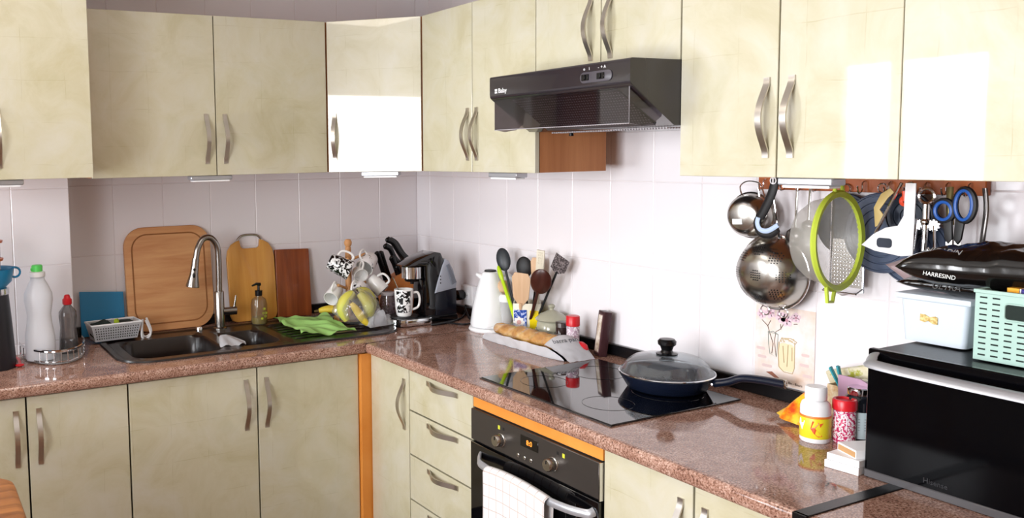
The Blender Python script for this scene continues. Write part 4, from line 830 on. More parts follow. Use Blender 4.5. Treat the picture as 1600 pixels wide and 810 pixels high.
# hood
HB = mat('dark plum black enamel', '2b272b', .16, coat=.4)
t = thing('extractor_hood', 'black extractor hood with a tinted glass visor and perforated filter', 'hood', (-.52, -1.316, 0), RB)
b = new(); w = .612
prof = [(0, 1.892), (0, 1.83), (.004, 1.822), (.16, 1.716), (.60, 1.712), (.60, 1.892)]
a = [b.verts.new((0, y, z)) for y, z in prof]; c = [b.verts.new((w, y, z)) for y, z in prof]; b.faces.new(a); b.faces.new(c[::-1])
for k in range(6): b.faces.new((a[k], c[k], c[(k+1) % 6], a[(k+1) % 6]))
bmesh.ops.recalc_face_normals(b, faces=b.faces); bmesh.ops.bevel(b, geom=[e for e in b.edges if abs(e.verts[0].co.x-e.verts[1].co.x) > .3 and max(e.verts[0].co.y, e.verts[1].co.y) < .1], offset=.006, segments=3, profile=.5, affect='EDGES'); obj('hood_body', b, HB, t, ang=35)
FM = mat('filter grey', '565358', .35, .5); b = new(); nrm = Vector((0, -.106, -.156)).normalized()
box(b, .1, w-.06, 0, .17, -.0015, .0, 0, Matrix.Translation((0, .0145, 1.8145)) @ Matrix.Rotation(-math.atan2(.106, .156), 4, 'X')); obj('filter_plate', b, FM, t, smooth=False)
hb = new()
for i in range(44):
    for j in range(13):
        p = Vector((.108+i*.0102+(.0051 if j % 2 else 0), .022+j*.0098, 1.822-.679*(.018+j*.0098)-.0035)); 
        q = frame(p, nrm, (1, 0, 0)); lathe(hb, [(0, .0004), (.0028, .0004)], 5, q)
q = obj('filter_holes', hb, mat('bright filter punch', 'd0cdd2', .3, .7), t, smooth=False); q['kind'] = 'stuff'
hb = new()
for i in range(46):
    for j in range(5): box(hb, .1+i*.0105, .1065+i*.0105, .17+j*.011, .1745+j*.011, 1.7085, 1.712)
q = obj('lower_grille', hb, mat('grille punch', 'c4c1c6', .3, .7), t, smooth=False); q['kind'] = 'stuff'
VIS = clear('smoked visor', 'c4bec6', .03, .03, 1.42, '4a464c')
b = new(); box(b, .012, w-.012, -.002, .002, 1.722, 1.826, .0008, Matrix.Translation((0, .012, 0))); obj('glass_visor', b, VIS, t)
for x in (.012, w-.012):
    b = new(); prism(b, [(0, 1.826), (0, 1.722), (.04, 1.716), (.085, 1.722), (.12, 1.745)], .0025, Matrix(((0, 1, 0, x), (1, 0, 0, .01), (0, 0, 1, 0), (0, 0, 0, 1)))); obj('visor_side', b, VIS, t)
b = new(); tube(b, [(.012, .01, 1.722), (w-.012, .01, 1.722), (w-.012, .01, 1.826)], .0013, 6); obj('visor_edge', b, mat('bright visor edge', 'b8b4bc', .15, .3), t)
WT = mat('white print', 'f0f0f0', .5)
text('brand_lettering', 'Balay', .021, WT, t, (.068, -.0008, 1.845), FR, .0006)
b = new(); box(b, .028, .033, -.001, 0, 1.838, 1.852); box(b, .035, .04, -.001, 0, 1.838, 1.852); box(b, .028, .04, -.001, 0, 1.8435, 1.846); obj('brand_mark', b, WT, t, smooth=False)
b = new(); prism(b, rrect(.425, .548, 1.838, 1.868, .014, 6), .003, Matrix.Translation((0, -.003, 0)), .001); sp2 = obj('switch_plate', b, mat('grey switch plate', '4c484e', .25), t)
for x in (.446, .506): b = new(); box(b, x-.013, x+.015, -.006, -.002, 1.845, 1.862, .001); box(b, x-.002, x+.004, -.009, -.005, 1.846, 1.861, .001); obj('slide_switch', b, BLACK, t)
for k, s_ in enumerate(('o', 'i', '-', '+', 'A')): text('switch_symbol', s_, .012, WT, t, ((.44, .46, .496, .508, .52)[k], -.0008, 1.877), FR, .0006)
b = new(); lathe(b, [(0, 0), (.008, 0), (.006, .012), (0, .012)], 12, Matrix.Translation((.09, .26, 1.7))); obj('fixing_screw', b, BLACK, t)

# ------------------------------------------------------------ hanging rail and what hangs from it
t = thing('hanging_rail', 'brown wooden hook rail under the right wall cabinets', 'rail', (XW-.022, -1.86, 1.528), -PI/2)
b = new(); box(b, 0, .62, 0, .02, 0, .038, .002); obj('wooden_batten', b, wood('orange brown batten', '9a4c20', 'b9642e', (2, 20, 20), .4), t)
hy = [.03, .1, .15, .2, .27, .33, .4, .45, .49, .54, .59]
for x in hy:
    b = new(); tube(b, spline([(x, 0, .03), (x, -.014, .026), (x, -.016, .005), (x, -.03, .0), (x, -.036, .018)], 4), .0022, 6); obj('hook', b, CHROME, t)
MX = Vector((-1, 0, 0))
# small stainless saucepan seen from below
t = thing('hanging_bowl', 'small stainless steel pan bottom with a white sticker, hanging at the left of the rail', 'pan', mtx=frame((.03, -1.868, 1.452), (-1, -.15, -.05), (0, -1, 0)))
b = new(); lathe(b, [(.068, 0), (.07, .003), (.066, .006), (.062, .03), (.048, .05), (.036, .055), (0, .056)], 44); obj('pan_body', b, STEEL, t)
b = new(); box(b, -.03, .0, -.022, -.006, .05, .0566, 0, Matrix.Rotation(.05, 4, 'Z')); obj('sticker', b, WHITEP, t, smooth=False)
b = new(); tube(b, spline([(-.03, .062, .004), (-.034, .085, .004), (-.015, .1, .004), (.012, .1, .004), (.03, .09, .004), (.045, .055, .01)], 5), .002, 6); obj('wire_handle', b, CHROME, t)
# can opener / hook handled tool
t = thing('bottle_grip', 'black and pale blue hook-shaped can opener hanging in front of the small pan', 'opener', (0, 0, 0)); t.location = (-.06, -2.0, 1.56)
b = new(); tube(b, [Vector(p) for p in spline([(0, -.015, .012), (0, 0, -.04), (0, .022, -.085), (0, .035, -.105)], 6)], .013, 10, flat=.6, up=(1, 0, 0)); obj('handle', b, BLACKM, t)
b = new(); tube(b, spline([(0, .036, -.1), (0, .044, -.125), (0, .03, -.15), (0, .0, -.152), (0, -.022, -.135)], 6), [.011]*25, 10, flat=.6, up=(1, 0, 0)); obj('jaw', b, BLACKM, t)
b = new(); tube(b, spline([(-.008, .034, -.105), (-.008, .037, -.122), (-.008, .027, -.139), (-.008, .002, -.141), (-.008, -.03, -.122)], 6), .007, 8, flat=.5, up=(1, 0, 0)); obj('pale_inlay', b, mat('pale blue grip', 'b8cce8', .4), t)
b = new(); ring(b, (-.0095, -.012, -.0), .009, .0018, (1, 0, 0), 20, 6); box(b, -.011, -.009, -.014, -.01, -.008, .008); obj('ring_logo', b, WHITEP, t)
# ladles behind
for lab, y, z0, r in (('steel ladle hanging behind the can opener', -2.01, 1.40, .028), ('small steel scoop hanging behind the can opener', -2.05, 1.43, .02)):
    t = thing('ladle', lab, 'ladle', (.03, y, z0)); b = new(); blob(b, (0, 0, 0), r, 2, (.6, 1, .9)); obj('cup', b, DSTEEL, t); b = new(); tube(b, [(0, 0, .01), (.01, .004, 1.535-z0)], .004, 6, flat=.4); obj('handle', b, STEEL, t)
# colander
t = thing('colander', 'round stainless steel colander hanging below the rail, holes facing out', 'colander', mtx=frame((.035, -1.945, 1.29), (-1, -.02, -.05), (0, -1, 0)))
b = new(); lathe(b, [(.112, .002), (.11, 0), (.108, .004), (.104, .012), (.098, .035), (.082, .062), (.055, .08), (.03, .085), (0, .086)], 56); obj('bowl', b, STEEL, t)
b = new(); ring(b, (0, 0, .003), .11, .003, (0, 0, 1), 56, 8); obj('rolled_rim', b, CHROME, t)
hb = new()
def dome(r): 
    pr = [(.0, .0865), (.03, .0855), (.055, .0805), (.082, .0625), (.098, .0355), (.104, .012)]
    for (a1, z1), (a2, z2) in zip(pr, pr[1:]):
        if r <= a2: return z1+(z2-z1)*(r-a1)/(a2-a1), math.atan2(z1-z2, a2-a1)
    return .02, 1
for k in range(9):
    a = k*2*PI/8; R0 = .074 if k < 8 else 0
    for (u, v) in [(x*.0068, y*.0068) for x in range(-2, 3) for y in range(-2, 3) if x*x+y*y <= 5 and (x+y) % 1 == 0]:
        x, y = R0*math.cos(a)+u, R0*math.sin(a)+v; rr_ = math.hypot(x, y); z, sl = dome(rr_); th = math.atan2(y, x)
        lathe(hb, [(0, .0004), (.002, .0004)], 6, frame((x, y, z+.0006), (math.sin(sl)*math.cos(th), math.sin(sl)*math.sin(th), math.cos(sl)), (1, .1, 0)))
q = obj('holes', hb, BLACKM, t, smooth=False); q['kind'] = 'stuff'
for a in (PI/2-.25, PI/2+.22): 
    b = new(); A_ = Vector((.1*math.cos(a), .1*math.sin(a), .012)); tube(b, [A_, Vector((A_.x-.04 if False else A_.x-.03, .245, .0))], .0034, 8); obj('hanging_wire', b, CHROME, t)
for x in (-.03, .03):
    b = new(); ring(b, (x, -.118, .004), .014, .002, (0, 0, 1), 20, 6); obj('foot_loop', b, CHROME, t)
# lime strainer
def mesh_material():
    m = mat('fine steel mesh', 'cfcdc6', .5, .3); nt = m.node_tree; b_ = nt.nodes['Principled BSDF']; b_.inputs['Alpha'].default_value = .42; return m
t = thing('strainer', 'large round mesh strainer with a lime green plastic rim', 'strainer', mtx=frame((-.115, -2.238, 1.412), (-.14, .98, -.03), (1, 0, 0)))
b = new(); lathe(b, [(.112, -.004), (.125, -.007), (.13, 0), (.125, .007), (.113, .006), (.112, -.004)], 60); obj('rim', b, LIME2, t)
b = new(); lathe(b, [(.113, .002), (.112, .025), (.104, .055), (.085, .08), (.05, .094), (0, .098)], 48); obj('mesh_bowl', b, mesh_material(), t)
for zz, yy in ((0, .135),):
    b = new(); pts = [(-.02, -.125, 0), (-.012, -.15, 0), (.0, -.158, 0), (.014, -.15, 0), (.022, -.125, 0)]; tube(b, spline(pts, 4), .005, 8); obj('lower_lug', b, LIME2, t)
b = new(); tube(b, [(-.06+.0, .11, 0), (-.055, .15, 0), (-.03, .152, 0), (-.02, .125, 0)], .005, 8); obj('upper_lug', b, LIME2, t)
# grater rack behind
t = thing('grater', 'flat steel grater with a wire frame hanging behind the strainer', 'grater', (.05, -2.11, 1.27), -PI/2)
b = new(); box(b, 0, .085, 0, .0015, .0, .13); obj('plate', b, STEEL, t, smooth=False)
b = new(); tube(b, [(-.004, 0, .24), (-.004, 0, -.01), (.04, -.012, -.022), (.09, 0, -.01), (.09, 0, .24)], .003, 6); tube(b, [(-.004, -.03, -.012), (.09, -.03, -.012)], .0025, 6); tube(b, [(-.004, 0, .0), (-.004, -.03, -.012)], .0025, 6); tube(b, [(.09, 0, .0), (.09, -.03, -.012)], .0025, 6); obj('wire_frame', b, CHROME, t)
hb = new()
for i in range(9):
    for j in range(12): blob(hb, (.008+i*.0087, -.0015, .01+j*.0098), .0026, 1, (1.2, .6, .6))
q = obj('teeth', hb, CHROME, t); q['kind'] = 'stuff'
# discs: pan lids and trivets
BG = mat('slate blue silicone', '46526a', .38); BG2 = mat('dark slate metal', '2a303c', .28, .3)
def disc(label, c, r, nrm_, m, dep=.008, cat='lid', name='pan_lid'):
    t = thing(name, label, cat, mtx=frame(c, nrm_, (0, -1, 0)), group='round lids hanging from the rail')
    b = new(); pr = [(0, 0), (r*.96, 0), (r, .002), (r, dep*.6), (r*.97, dep)]; x = r*.95
    while x > r*.3: pr += [(x, dep), (x-.001, dep*.6), (x-.004, dep*.6), (x-.005, dep)]; x -= .018
    pr += [(r*.2, dep), (0, dep)]; lathe(b, pr, 56); obj('lid_body', b, m, t, ang=30)
    b = new(); ring(b, (0, r+.012, dep/2), .012, .002, (0, 0, 1), 16, 6); obj('hanging_ring', b, CHROME, t)
disc('large slate-blue ridged disc lid just right of the lime strainer', (.042, -2.25, 1.425), .105, (-1, .04, 0), BG)
disc('black frying pan lid behind the lime strainer', (.058, -2.14, 1.44), .085, (-1, .02, 0), BG2, .005)
disc('slate-blue ridged disc lid hanging lowest behind the white plastic shape', (.066, -2.32, 1.385), .09, (-1, 0, .02), BG)
disc('small dark slate disc lid hanging at the top beside the steel rod', (.025, -2.33, 1.475), .06, (-1, 0, 0), BG2)
b = new(); prism(b, [(.0, 0), (.018, .01), (.022, .03), (.01, .045), (.03, .075), (.045, .09), (.035, .1), (.012, .085), (-.005, .05)], .004, None, .001)
tag(obj('cutter', b, mat('yellowed wood', 'c9b070', .5), loc=(-.02, -2.27, 1.445), rot=(0, 0, -PI/2)), 'small yellowish wooden clip hanging between the round lids', 'clip')
b = new(); tube(b, [(-.04, -2.285, 1.432), (-.04, -2.345, 1.56)], .004, 8); tag(obj('steel_rod', b, CHROME), 'slanting steel rod handle in front of the round lids', 'rod')
b = new(); tube(b, [(-.035, -2.352, 1.515), (-.035, -2.35, 1.54)], .006, 8); ring(b, (-.035, -2.352, 1.515), .009, .005, (1, 0, 0), 16, 6); tag(obj('hanging_tag', b, mat('red orange plastic', 'd8482a', .4), ), 'small red-orange plastic ring hanging by the white plastic shape', 'ring')
# white plastic shape
t = thing('plastic_slicer', 'white triangular plastic slicer hanging right of the round lids', 'slicer', (-.05, -2.255, 1.40), -PI/2)
b = new(); out = [(0, .0), (.035, -.012), (.10, -.02), (.128, -.015), (.13, .16), (.105, .16), (.103, .08), (.09, .055), (.06, .048), (.03, .03)]; prism(b, out, .004, None, .001); obj('plate', b, WHITEP, t)
b = new(); prism(b, rrect(.04, .078, -.002, .022, .008, 4), .0046, Matrix.Translation((0, -.0006, 0))); obj('slot', b, BG2, t, smooth=False)
# corkscrew
t = thing('corkscrew', 'chrome winged corkscrew hanging beside the scissors', 'corkscrew', (-.04, -2.405, 1.40), -PI/2)
b = new(); ring(b, (0, 0, .13), .018, .004, (0, 1, 0), 24, 8); tube(b, [(0, 0, .11), (0, 0, .05)], .0075, 12); tube(b, [(0, 0, .05), (-.002, 0, -.005)], .006, 12); lathe(b, [(.0085, .06), (.011, .065), (.011, .07), (.008, .075)], 12); obj('body', b, CHROME, t)
for s in (-1, 1):
    b = new(); lathe(b, [(0, 0), (.011, 0), (.012, .002), (.011, .005), (0, .005)], 14, frame((s*.02, .002, .06), (0, -1, 0), (1, 0, 0)))
    for k in range(10): a = k*2*PI/10; box(b, -.0015, .0015, -.003, .002, .011, .014, 0, Matrix.Translation((s*.02, 0, .06)) @ Matrix.Rotation(a, 4, 'Y'))
    tube(b, [(s*.02, 0, .06), (s*.024, -.002, -.005)], .0045, 8, flat=.5); obj('wing', b, CHROME, t)
# scissors
t = thing('scissors', 'black and blue kitchen scissors hanging handles up at the right of the rail', 'scissors', (-.05, -2.474, 1.432), -PI/2)
BLH = mat('royal blue rubber', '2458a8', .35)
for s, c, rx, rz, z in ((-1, (-.022, .065), .021, .024, 0), (1, (.022, .08), .021, .037, 0)):
    b = new(); pts = [(c[0]+rx*math.cos(a), 0, c[1]+rz*math.sin(a)) for a in [2*PI*k/24 for k in range(24)]]; tube(b, pts, .0072, 8, closed=True); hd = obj('handle', b, BLACKM, t)
    b = new(); pts = [(c[0]+(rx-.003)*math.cos(a), -.005, c[1]+(rz-.003)*math.sin(a)) for a in [2*PI*k/24 for k in range(24)]]; tube(b, pts, .0042, 8, closed=True); obj('blue_grip', b, BLH, t)
    b = new(); prism(b, [(s*.004, .048), (s*.024, .045), (s*.018, .0), (s*.01, -.012), (s*.001, .0)], .008, Matrix.Translation((0, -.004, 0)), .002); obj('shank', b, BLACKM, t)
    b = new(); prism(b, [(s*.002, -.002), (s*.016, -.008), (s*.012, -.05), (s*.002, -.075)], .002, Matrix.Translation((0, .001*s, 0))); obj('blade', b, STEEL, t, smooth=False)
b = new(); tube(b, spline([(.0, -2.51, 1.55), (.0, -2.515, 1.5), (.0, -2.51, 1.43), (.01, -2.5, 1.38)], 4), .006, 8, flat=.5); tag(obj('peeler', b, DSTEEL), 'dark steel tool hanging rightmost behind the scissors', 'peeler')
b = new(); tube(b, spline([(.01, -2.43, 1.55), (.0, -2.435, 1.5), (.0, -2.44, 1.46)], 4), .008, 8, flat=.5); tag(obj('peeler', b, mat('olive metal', '7a7048', .3, .6)), 'brass-coloured tool handle hanging behind the left scissor loop', 'peeler')

# ------------------------------------------------------------ microwave and what stands on it
t = thing('microwave', 'large glossy black microwave with a silver bar handle', 'microwave', (-.302, -2.442, .9015), RB)
b = new(); box(b, 0, .56, .018, .34, .012, .292, .004); obj('casing', b, mat('black casing', '0a0a0c', .3, spec=.25), t)
b = new(); box(b, 0, .56, 0, .018, .014, .296, .003); obj('door', b, MWG, t)
b = new(); box(b, .002, .558, -.004, .01, .0, .018, .002); obj('lower_trim', b, mat('dark grey gloss trim', '4c4a4c', .12), t)
b = new(); pts = spline([(.015, 0, .284), (.022, -.02, .274), (.05, -.034, .268), (.28, -.04, .266), (.5, -.034, .268), (.535, 0, .28)], 6); tube(b, pts, .0135, 12, flat=.4, up=(0, 1, 0)); obj('bar_handle', b, SILVER, t)
text('brand_lettering', 'Hisense', .016, mat('dim grey print', '26262a', .4), t, (.155, -.0006, .032), FR)
b = new(); box(b, .44, .55, -.001, 0, .03, .25); obj('control_strip', b, mat('black control glass', '0a0a10', .03), t, smooth=False)
# white container
ZM = .9015+.296
t = thing('storage_box', 'white plastic storage box with a lid and a gold bow motif on the microwave', 'box', (-.15, -2.415, ZM), RB)
b = new(); WBX = mat('bluish white plastic', 'd2dce6', .3); s0, s1, dp, hh = .006, .148, .19, .098
lo = [b.verts.new(p) for p in ((s0+.004, .004, 0), (s1-.004, .004, 0), (s1-.004, dp-.004, 0), (s0+.004, dp-.004, 0))]; hi = [b.verts.new(p) for p in ((s0-.004, 0, hh), (s1+.004, 0, hh), (s1+.004, dp, hh), (s0-.004, dp, hh))]
b.faces.new(lo[::-1]); b.faces.new(hi); 
for k in range(4): b.faces.new((lo[k], lo[(k+1) % 4], hi[(k+1) % 4], hi[k]))
bmesh.ops.bevel(b, geom=[e for e in b.edges if abs(e.verts[0].co.z-e.verts[1].co.z) > .05], offset=.012, segments=4, profile=.5, affect='EDGES'); obj('box_body', b, WBX, t)
b = new(); box(b, -.006, .16, -.008, dp+.008, hh, hh+.014, .004, seg=2); obj('lid', b, WBX, t)
b = new(); prism(b, [(.05, .048), (.05, .064), (.06, .064), (.07, .059), (.082, .062), (.088, .06), (.088, .044), (.078, .044), (.068, .05), (.06, .046)], .002, Matrix.Translation((0, -.0012, .003))); obj('bow_motif', b, pattern('gold motif', 160, [(.4, 'b89648'), (.6, 'e4cf92')], .4), t, smooth=False)
# green basket
MINT = mat('mint green plastic', 'a9c8be', .35); MINTD = mat('dark slots', '16241f', .8)
t = thing('slotted_basket', 'mint green slotted plastic basket on the microwave', 'basket', (-.215, -2.613, ZM), RB)
b = new(); bw_, bd_, bh_ = .27, .19, .148
for (x0, x1, y0, y1) in ((0, bw_, 0, .003), (0, bw_, bd_-.003, bd_), (0, .003, .003, bd_-.003), (bw_-.003, bw_, .003, bd_-.003)): box(b, x0, x1, y0, y1, 0, bh_)
box(b, .002, bw_-.002, .002, bd_-.002, 0, .003); obj('basket_body', b, MINT, t, smooth=False)
b = new()
for (x0, x1, y0, y1) in ((-.003, bw_+.003, -.003, .004), (-.003, bw_+.003, bd_-.004, bd_+.003), (-.003, .004, .004, bd_-.004), (bw_-.004, bw_+.003, .004, bd_-.004)): box(b, x0, x1, y0, y1, bh_-.006, bh_+.002, .001)
obj('rim', b, MINT, t)
b = new()
for i in range(11):
    for j in range(11):
        x = .009+i*.024; z = .01+j*.0122
        if 2 <= i <= 4 and 6.5 < j < 10.5: continue
        box(b, x, x+.014, -.0006, .0005, z, z+.0032)
q = obj('slots', b, MINTD, t, smooth=False); q['kind'] = 'stuff'
b = new(); prism(b, rrect(.058, .125, .094, .124, .006, 4), .001, Matrix.Translation((0, -.0012, 0))); g = obj('grip_opening', b, MINTD, t, smooth=False)
b = new(); tube(b, [(x, -.001, z) for x, z in rrect(.056, .127, .092, .126, .007, 4)], .002, 6, closed=True); obj('grip_rim', b, MINT, t)
b = new(); box(b, 0, .14, 0, .1, 0, .1, .002); o = tag(obj('food_carton', b, mat('indigo carton', '3c348c', .4), loc=(-.19, -2.66, ZM+.055), rot=(0, 0, RB), smooth=False), 'indigo food carton with a yellow end sticking out of the mint basket', 'carton')
b = new(); box(b, 0, .022, -.001, .101, .001, .101); q = obj('yellow_end', b, mat('yellow orange carton', 'f0a81c', .4), o, smooth=False)
b = new(); box(b, .0235, .0255, -.0015, .1015, .001, .1012); box(b, .07, .0715, -.0015, .1015, .001, .1012); obj('white_line', b, WHITEP, o, smooth=False)
# black coffee bags
FOIL = mat('glossy black foil', '0a0909', .16, coat=.5, bump=.25, bscale=14)
def pillow(c, lx, ly, lz, tilt, seed, yaw=0):
    R = Euler((tilt, 0, yaw)).to_matrix(); b = new()
    def f(side):
        def g(u, v):
            e = (1-abs(2*u-1)**3.2)**.55*(1-abs(2*v-1)**3)**.5; p_ = Vector((u*3+seed, v*2, seed)); wr = .016*NZ.noise(p_*1.2)+.012*abs(NZ.noise(p_*2.6))+.004*NZ.noise(p_*7)
            return Vector(c)+R @ Vector(((v-.5)*lx*(1-.08*math.sin(u*PI)), -(u-.5)*ly, side*(lz/2*e+wr*e*(1 if side > 0 else .4))))
        return g
    grid(b, f(1), 50, 28); grid(b, f(-1), 50, 28); bmesh.ops.remove_doubles(b, verts=b.verts, dist=.0003); bmesh.ops.recalc_face_normals(b, faces=b.faces); return b
t = thing('coffee_bag', 'lower black foil coffee bag lying flat on the white storage box', 'bag', (0, 0, 0)); o = obj('bag_body', pillow((-.08, -2.53, ZM+.135), .15, .24, .042, 0, 1.1), FOIL, t, ang=80)
text('lettering', 'ULTRA', .02, mat('grey foil print', '5a5a5a', .4), t, (-.152, -2.52, ZM+.135), (PI/2-.5, 0, -PI/2), .0004)
t = thing('coffee_bag', 'upper glossy black foil coffee bag on top, pointed at its left end', 'bag', (0, 0, 0)); o = obj('bag_body', pillow((-.10, -2.61, ZM+.183), .19, .36, .098, -.02, 2.3, .12), FOIL, t, ang=80)
FP = mat('silver foil print', 'b4b4b0', .3, .3)
o = text('lettering', 'NICADIN', .02, FP, t, (0, 0, 0), (0, 0, 0), .0004); o.matrix_basis = frame((-.17, -2.52, ZM+.218), (-.62, .1, .75), (-.15, -1, .0))
o = text('lettering', 'HARRESIND', .013, FP, t, (0, 0, 0), (0, 0, 0), .0004); o.matrix_basis = frame((-.209, -2.535, ZM+.168), (-.95, .0, .1), (-.1, -1, -.05))
b = pillow((-.02, -2.42, ZM+.14), .16, .15, .05, .35, 4.4); tag(obj('paper_bag', b, mat('rose grey paper', '9a8688', .4), ang=80), 'rose-grey bag edge under the pointed end of the black coffee bags', 'bag')
b = pillow((-.08, -2.78, ZM+.165), .14, .14, .04, .3, 3.4); tag(obj('food_packet', b, mat('rosy paper', 'b09494', .5), ang=80), 'pinkish packet at the right behind the mint basket', 'packet')

# ------------------------------------------------------------ bottles and clutter left of the microwave
t = thing('vitamin_bottle', 'white vitamin bottle with a yellow and orange label', 'bottle', (-.17, -2.228, .901))
b = new(); lathe(b, [(0, 0), (.033, 0), (.0355, .004), (.0355, .09), (.032, .1), (.022, .108), (.022, .112), (0, .112)], 32); obj('bottle_body', b, WHITEP, t)
b = new(); lathe(b, [(.0255, .108), (.026, .112), (.0255, .138), (.023, .141), (0, .141)], 32); obj('cap', b, WHITEP, t)
b = new(); lathe(b, [(.0358, .012), (.0363, .013), (.0363, .063), (.0358, .064)], 32); obj('label_band', b, mat('yellow label', 'e6d62c', .35), t)
b = new(); lathe(b, [(.036, .064), (.0365, .0645), (.0365, .069), (.036, .07)], 32); obj('orange_line', b, mat('orange line', 'e88030', .4), t)
def on_cyl(b, poly, r, ac, m=.0006):   # polygon (x as arc length, z) wrapped on a cylinder
    vs = [b.verts.new(((r+m)*math.cos(ac+x/r), (r+m)*math.sin(ac+x/r), z)) for x, z in poly]; b.faces.new(vs)
AC = math.atan2(-3.67+2.23, -2.236+.17)
b = new(); on_cyl(b, [(-.012, .058), (.004, .056), (.0, .048), (-.006, .04), (.004, .03), (.012, .02), (.002, .018), (-.008, .026), (-.016, .038)], .0363, AC+.15)
on_cyl(b, [(.004, .052), (.014, .055), (.006, .043)], .0363, AC+.15); obj('running_figure', b, mat('orange swoosh', 'e0582c', .4), t, smooth=False)
b = new(); on_cyl(b, [(-.03, .06), (-.012, .055), (-.02, .03), (-.034, .045)], .0363, AC-.35); obj('white_patch', b, WHITEP, t, smooth=False)
t = thing('sprinkle_shaker', 'clear shaker of pink and white sprinkles with a red cap', 'shaker', (-.12, -2.272, .901))
b = new(); lathe(b, [(0, 0), (.024, 0), (.0265, .004), (.0265, .08), (.024, .086), (0, .086)], 28); obj('jar_body', b, pattern('pink and white sprinkles', 170, [(.42, 'c03060'), (.5, 'f2e8ee'), (.62, '8c4a50')], .2, interp='CONSTANT'), t)
b = new(); lathe(b, [(.026, .084), (.0285, .086), (.0285, .108), (.026, .112), (.021, .112), (.019, .108), (0, .108)], 28); obj('cap', b, RED, t)
b = new(); on_cyl(b, [(-.02, .035), (.008, .035), (.008, .07), (-.02, .07)], .0268, AC-.1, .0004); obj('label_patch', b, mat('pale label', 'e8dce8', .4), t, smooth=False)
t = thing('supplement_bottle', 'dark supplement bottle with a silver lid and grey label', 'bottle', (-.07, -2.275, .901))
b = new(); lathe(b, [(0, 0), (.032, 0), (.035, .004), (.035, .1), (.03, .112), (.024, .118), (0, .118)], 32); obj('bottle_body', b, mat('dark brown glass', '14161c', .06, coat=.4), t)
b = new(); lathe(b, [(.0352, .01), (.0357, .011), (.0357, .077), (.0352, .078)], 32); lb = obj('label_band', b, mat('pale teal grey label', 'b4c4c8', .4), t)
b = new(); lathe(b, [(.025, .117), (.0262, .119), (.0262, .134), (.024, .1365), (.018, .135), (0, .135)], 32); obj('lid', b, CHROME, t)
b = new()
for k in range(5): on_cyl(b, [(-.008, .06-k*.007), (.01, .06-k*.007), (.01, .0615-k*.007), (-.008, .0615-k*.007)], .0358, AC+.2)
obj('label_text', b, mat('grey print', '707478', .5), t, smooth=False)
# basket of clutter
t = thing('small_box', 'open cardboard box behind the vitamin bottle', 'box', (-.035, -2.165, .901), RB)
b = new()
for (x0, x1, y0, y1) in ((0, .17, 0, .002), (0, .17, .098, .1), (0, .002, .002, .098), (.168, .17, .002, .098)): box(b, x0, x1, y0, y1, 0, .115)
box(b, .002, .168, .002, .098, 0, .002); obj('carton', b, pattern('patterned carton', 30, [(.4, 'b88c58'), (.6, 'd8c8a8')], .6), t, smooth=False)
MV = mat('mauve card', 'b08ca4', .55)
b = new(); prism(b, [(0, 0), (.135, 0), (.13, .085), (.06, .112), (.0, .112)], .004); o = tag(obj('mauve_card', b, MV, loc=(-.045, -2.205, .94), rot=(.05, 0, RB), smooth=False), 'mauve cardboard packet standing behind the silver-lidded bottle', 'packet')
text('card_print', 'BLACK BEANS', .012, mat('dark print', '3a2c34', .5), o, (.07, -.0008, .07), FR)
b = new(); prism(b, rrect(0, .15, 0, .038, .004, 3), .02, None, .003); o = tag(obj('seed_packet', b, pattern('green and cream wrapper', 24, [(.4, 'cfc4a0'), (.55, 'd8d2b8'), (.62, 'a8a83c')], .4)), 'cream wrapped packet lying slanted across the top of the open box', 'packet'); o.matrix_basis = Matrix.Translation((-.0, -2.15, 1.005)) @ Euler((0, 0, RB)).to_matrix().to_4x4() @ Euler((.2, -.32, 0)).to_matrix().to_4x4()
b = new(); tube(b, [(-.01, -2.235, 1.02), (.0, -2.30, 1.068)], .004, 8); tag(obj('stick', b, mat('dark brown stick', '3c2a22', .6)), 'thin dark stick lying across the cream packet', 'stick')
b = new(); lathe(b, [(0, 0), (.013, 0), (.013, .025), (0, .025)], 16, Matrix.Translation((-.02, -2.26, 1.02))); tag(obj('bottle_cap', b, WHITEP), 'small white round bottle cap above the mauve packet', 'tub')  # loose white bottle cap, not a tub
TEAL = mat('teal plastic', '1f8e9c', .35)
t = thing('clothes_peg', 'teal clothes peg clipped upright on the cream packet', 'peg', mtx=frame((-.035, -2.205, 1.015), (-.1, .35, 1), (0, -1, 0)))
for s in (-1, 1):
    b = new(); prism(b, [(s*.001, -.02), (s*.006, -.018), (s*.0065, .01), (s*.014, .055), (s*.009, .058), (s*.003, .012)], .011, Matrix.Translation((0, -.0055, 0)), .001); obj('peg_half', b, TEAL, t)
b = new(); ring(b, (0, 0, .008), .005, .0012, (0, 1, 0), 14, 5); obj('spring', b, STEEL, t)
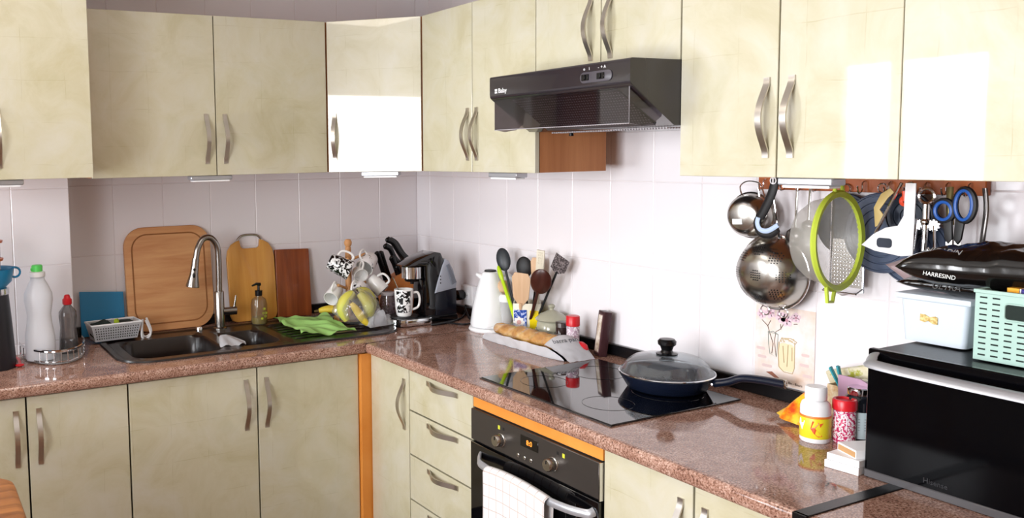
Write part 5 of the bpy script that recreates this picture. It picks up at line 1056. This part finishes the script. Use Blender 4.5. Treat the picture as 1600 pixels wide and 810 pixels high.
# orange packet
b = new()
def pk_(u, v):
    w = .012+.034*(1-v)**1.2; a = u*2*PI; r = w*(1+.12*math.sin(a*5+v*8)); return Vector((-.085+r*math.cos(a)*.6+.05*v, -2.105+r*math.sin(a)+-.025*v, .905+.004+.085*v+.5*w*.3*math.sin(a)))
grid(b, pk_, 30, 14); tag(obj('snack_packet', b, pattern('orange yellow wrapper', 22, [(.4, 'd8481c'), (.5, 'f08c1c'), (.6, 'f4c428')], .3), ang=80), 'crumpled orange and yellow packet left of the vitamin bottle', 'packet')
b = new(); blob(b, (-.10, -2.165, .925), .024, 2, (.8, .8, 1.0), .1); tag(obj('garlic_bulb', b, mat('cream papery skin', 'e6dccb', .6)), 'cream garlic bulb beside the orange packet', 'garlic')
# white boxes in front of the microwave
def cbox(label, loc, rz, sx, sy, sz, side=None, m=WHITEP):
    t = thing('medicine_box', label, 'box', loc, rz, 'small white boxes beside the microwave'); b = new(); box(b, 0, sx, 0, sy, 0, sz, .0008); obj('carton', b, m, t, smooth=False)
    if side: b = new(); box(b, .004, sx-.002, -.0008, 0, .003, sz-.004); obj('side_print', b, side, t, smooth=False)
TANS = mat('tan print', 'c49868', .5)
cbox('lowest flat white box beside the microwave foot', (-.325, -2.362, .901), RB+.1, .078, .12, .018)
cbox('second flat white box in the stack beside the microwave', (-.32, -2.364, .9195), RB+.05, .076, .11, .016)
cbox('top white box with a tan side in the stack beside the microwave', (-.285, -2.366, .936), RB-.4, .068, .07, .02, TANS)
b = new(); box(b, 0, .035, 0, .02, 0, .12, .001); tag(obj('upright_box', b, WHITEP, loc=(-.13, -2.388, .901), rot=(0, 0, RB), smooth=False), 'upright white box squeezed against the left side of the microwave', 'box')

# ------------------------------------------------------------ stool in the lower left corner
t = thing('wooden_stool', 'rustic wooden stool with a thick worn seat at the lower left corner', 'stool', (-2.225, -1.34, 0))
b = new(); prism(b, [(x, y) for x, y in rrect(-.22, .22, -.2, .2, .09, 8)], .075, Matrix(((1, 0, 0, 0), (0, 0, 1, 0), (0, 1, 0, .72), (0, 0, 0, 1))), .018); obj('seat', b, wood('worn orange brown timber', '7a4a2a', 'b87a44', (3, 25, 25), .5), t)
for sx in (-1, 1):
    for sy in (-1, 1): b = new(); tube(b, [(sx*.13, sy*.12, .725), (sx*.17, sy*.16, 0)], [.022, .018], 10); obj('leg', b, HAZEL, t)
for s in (-1, 1): b = new(); tube(b, [(-.15, s*.14, .3), (.15, s*.14, .3)], .012, 8); obj('rung', b, HAZEL, t)
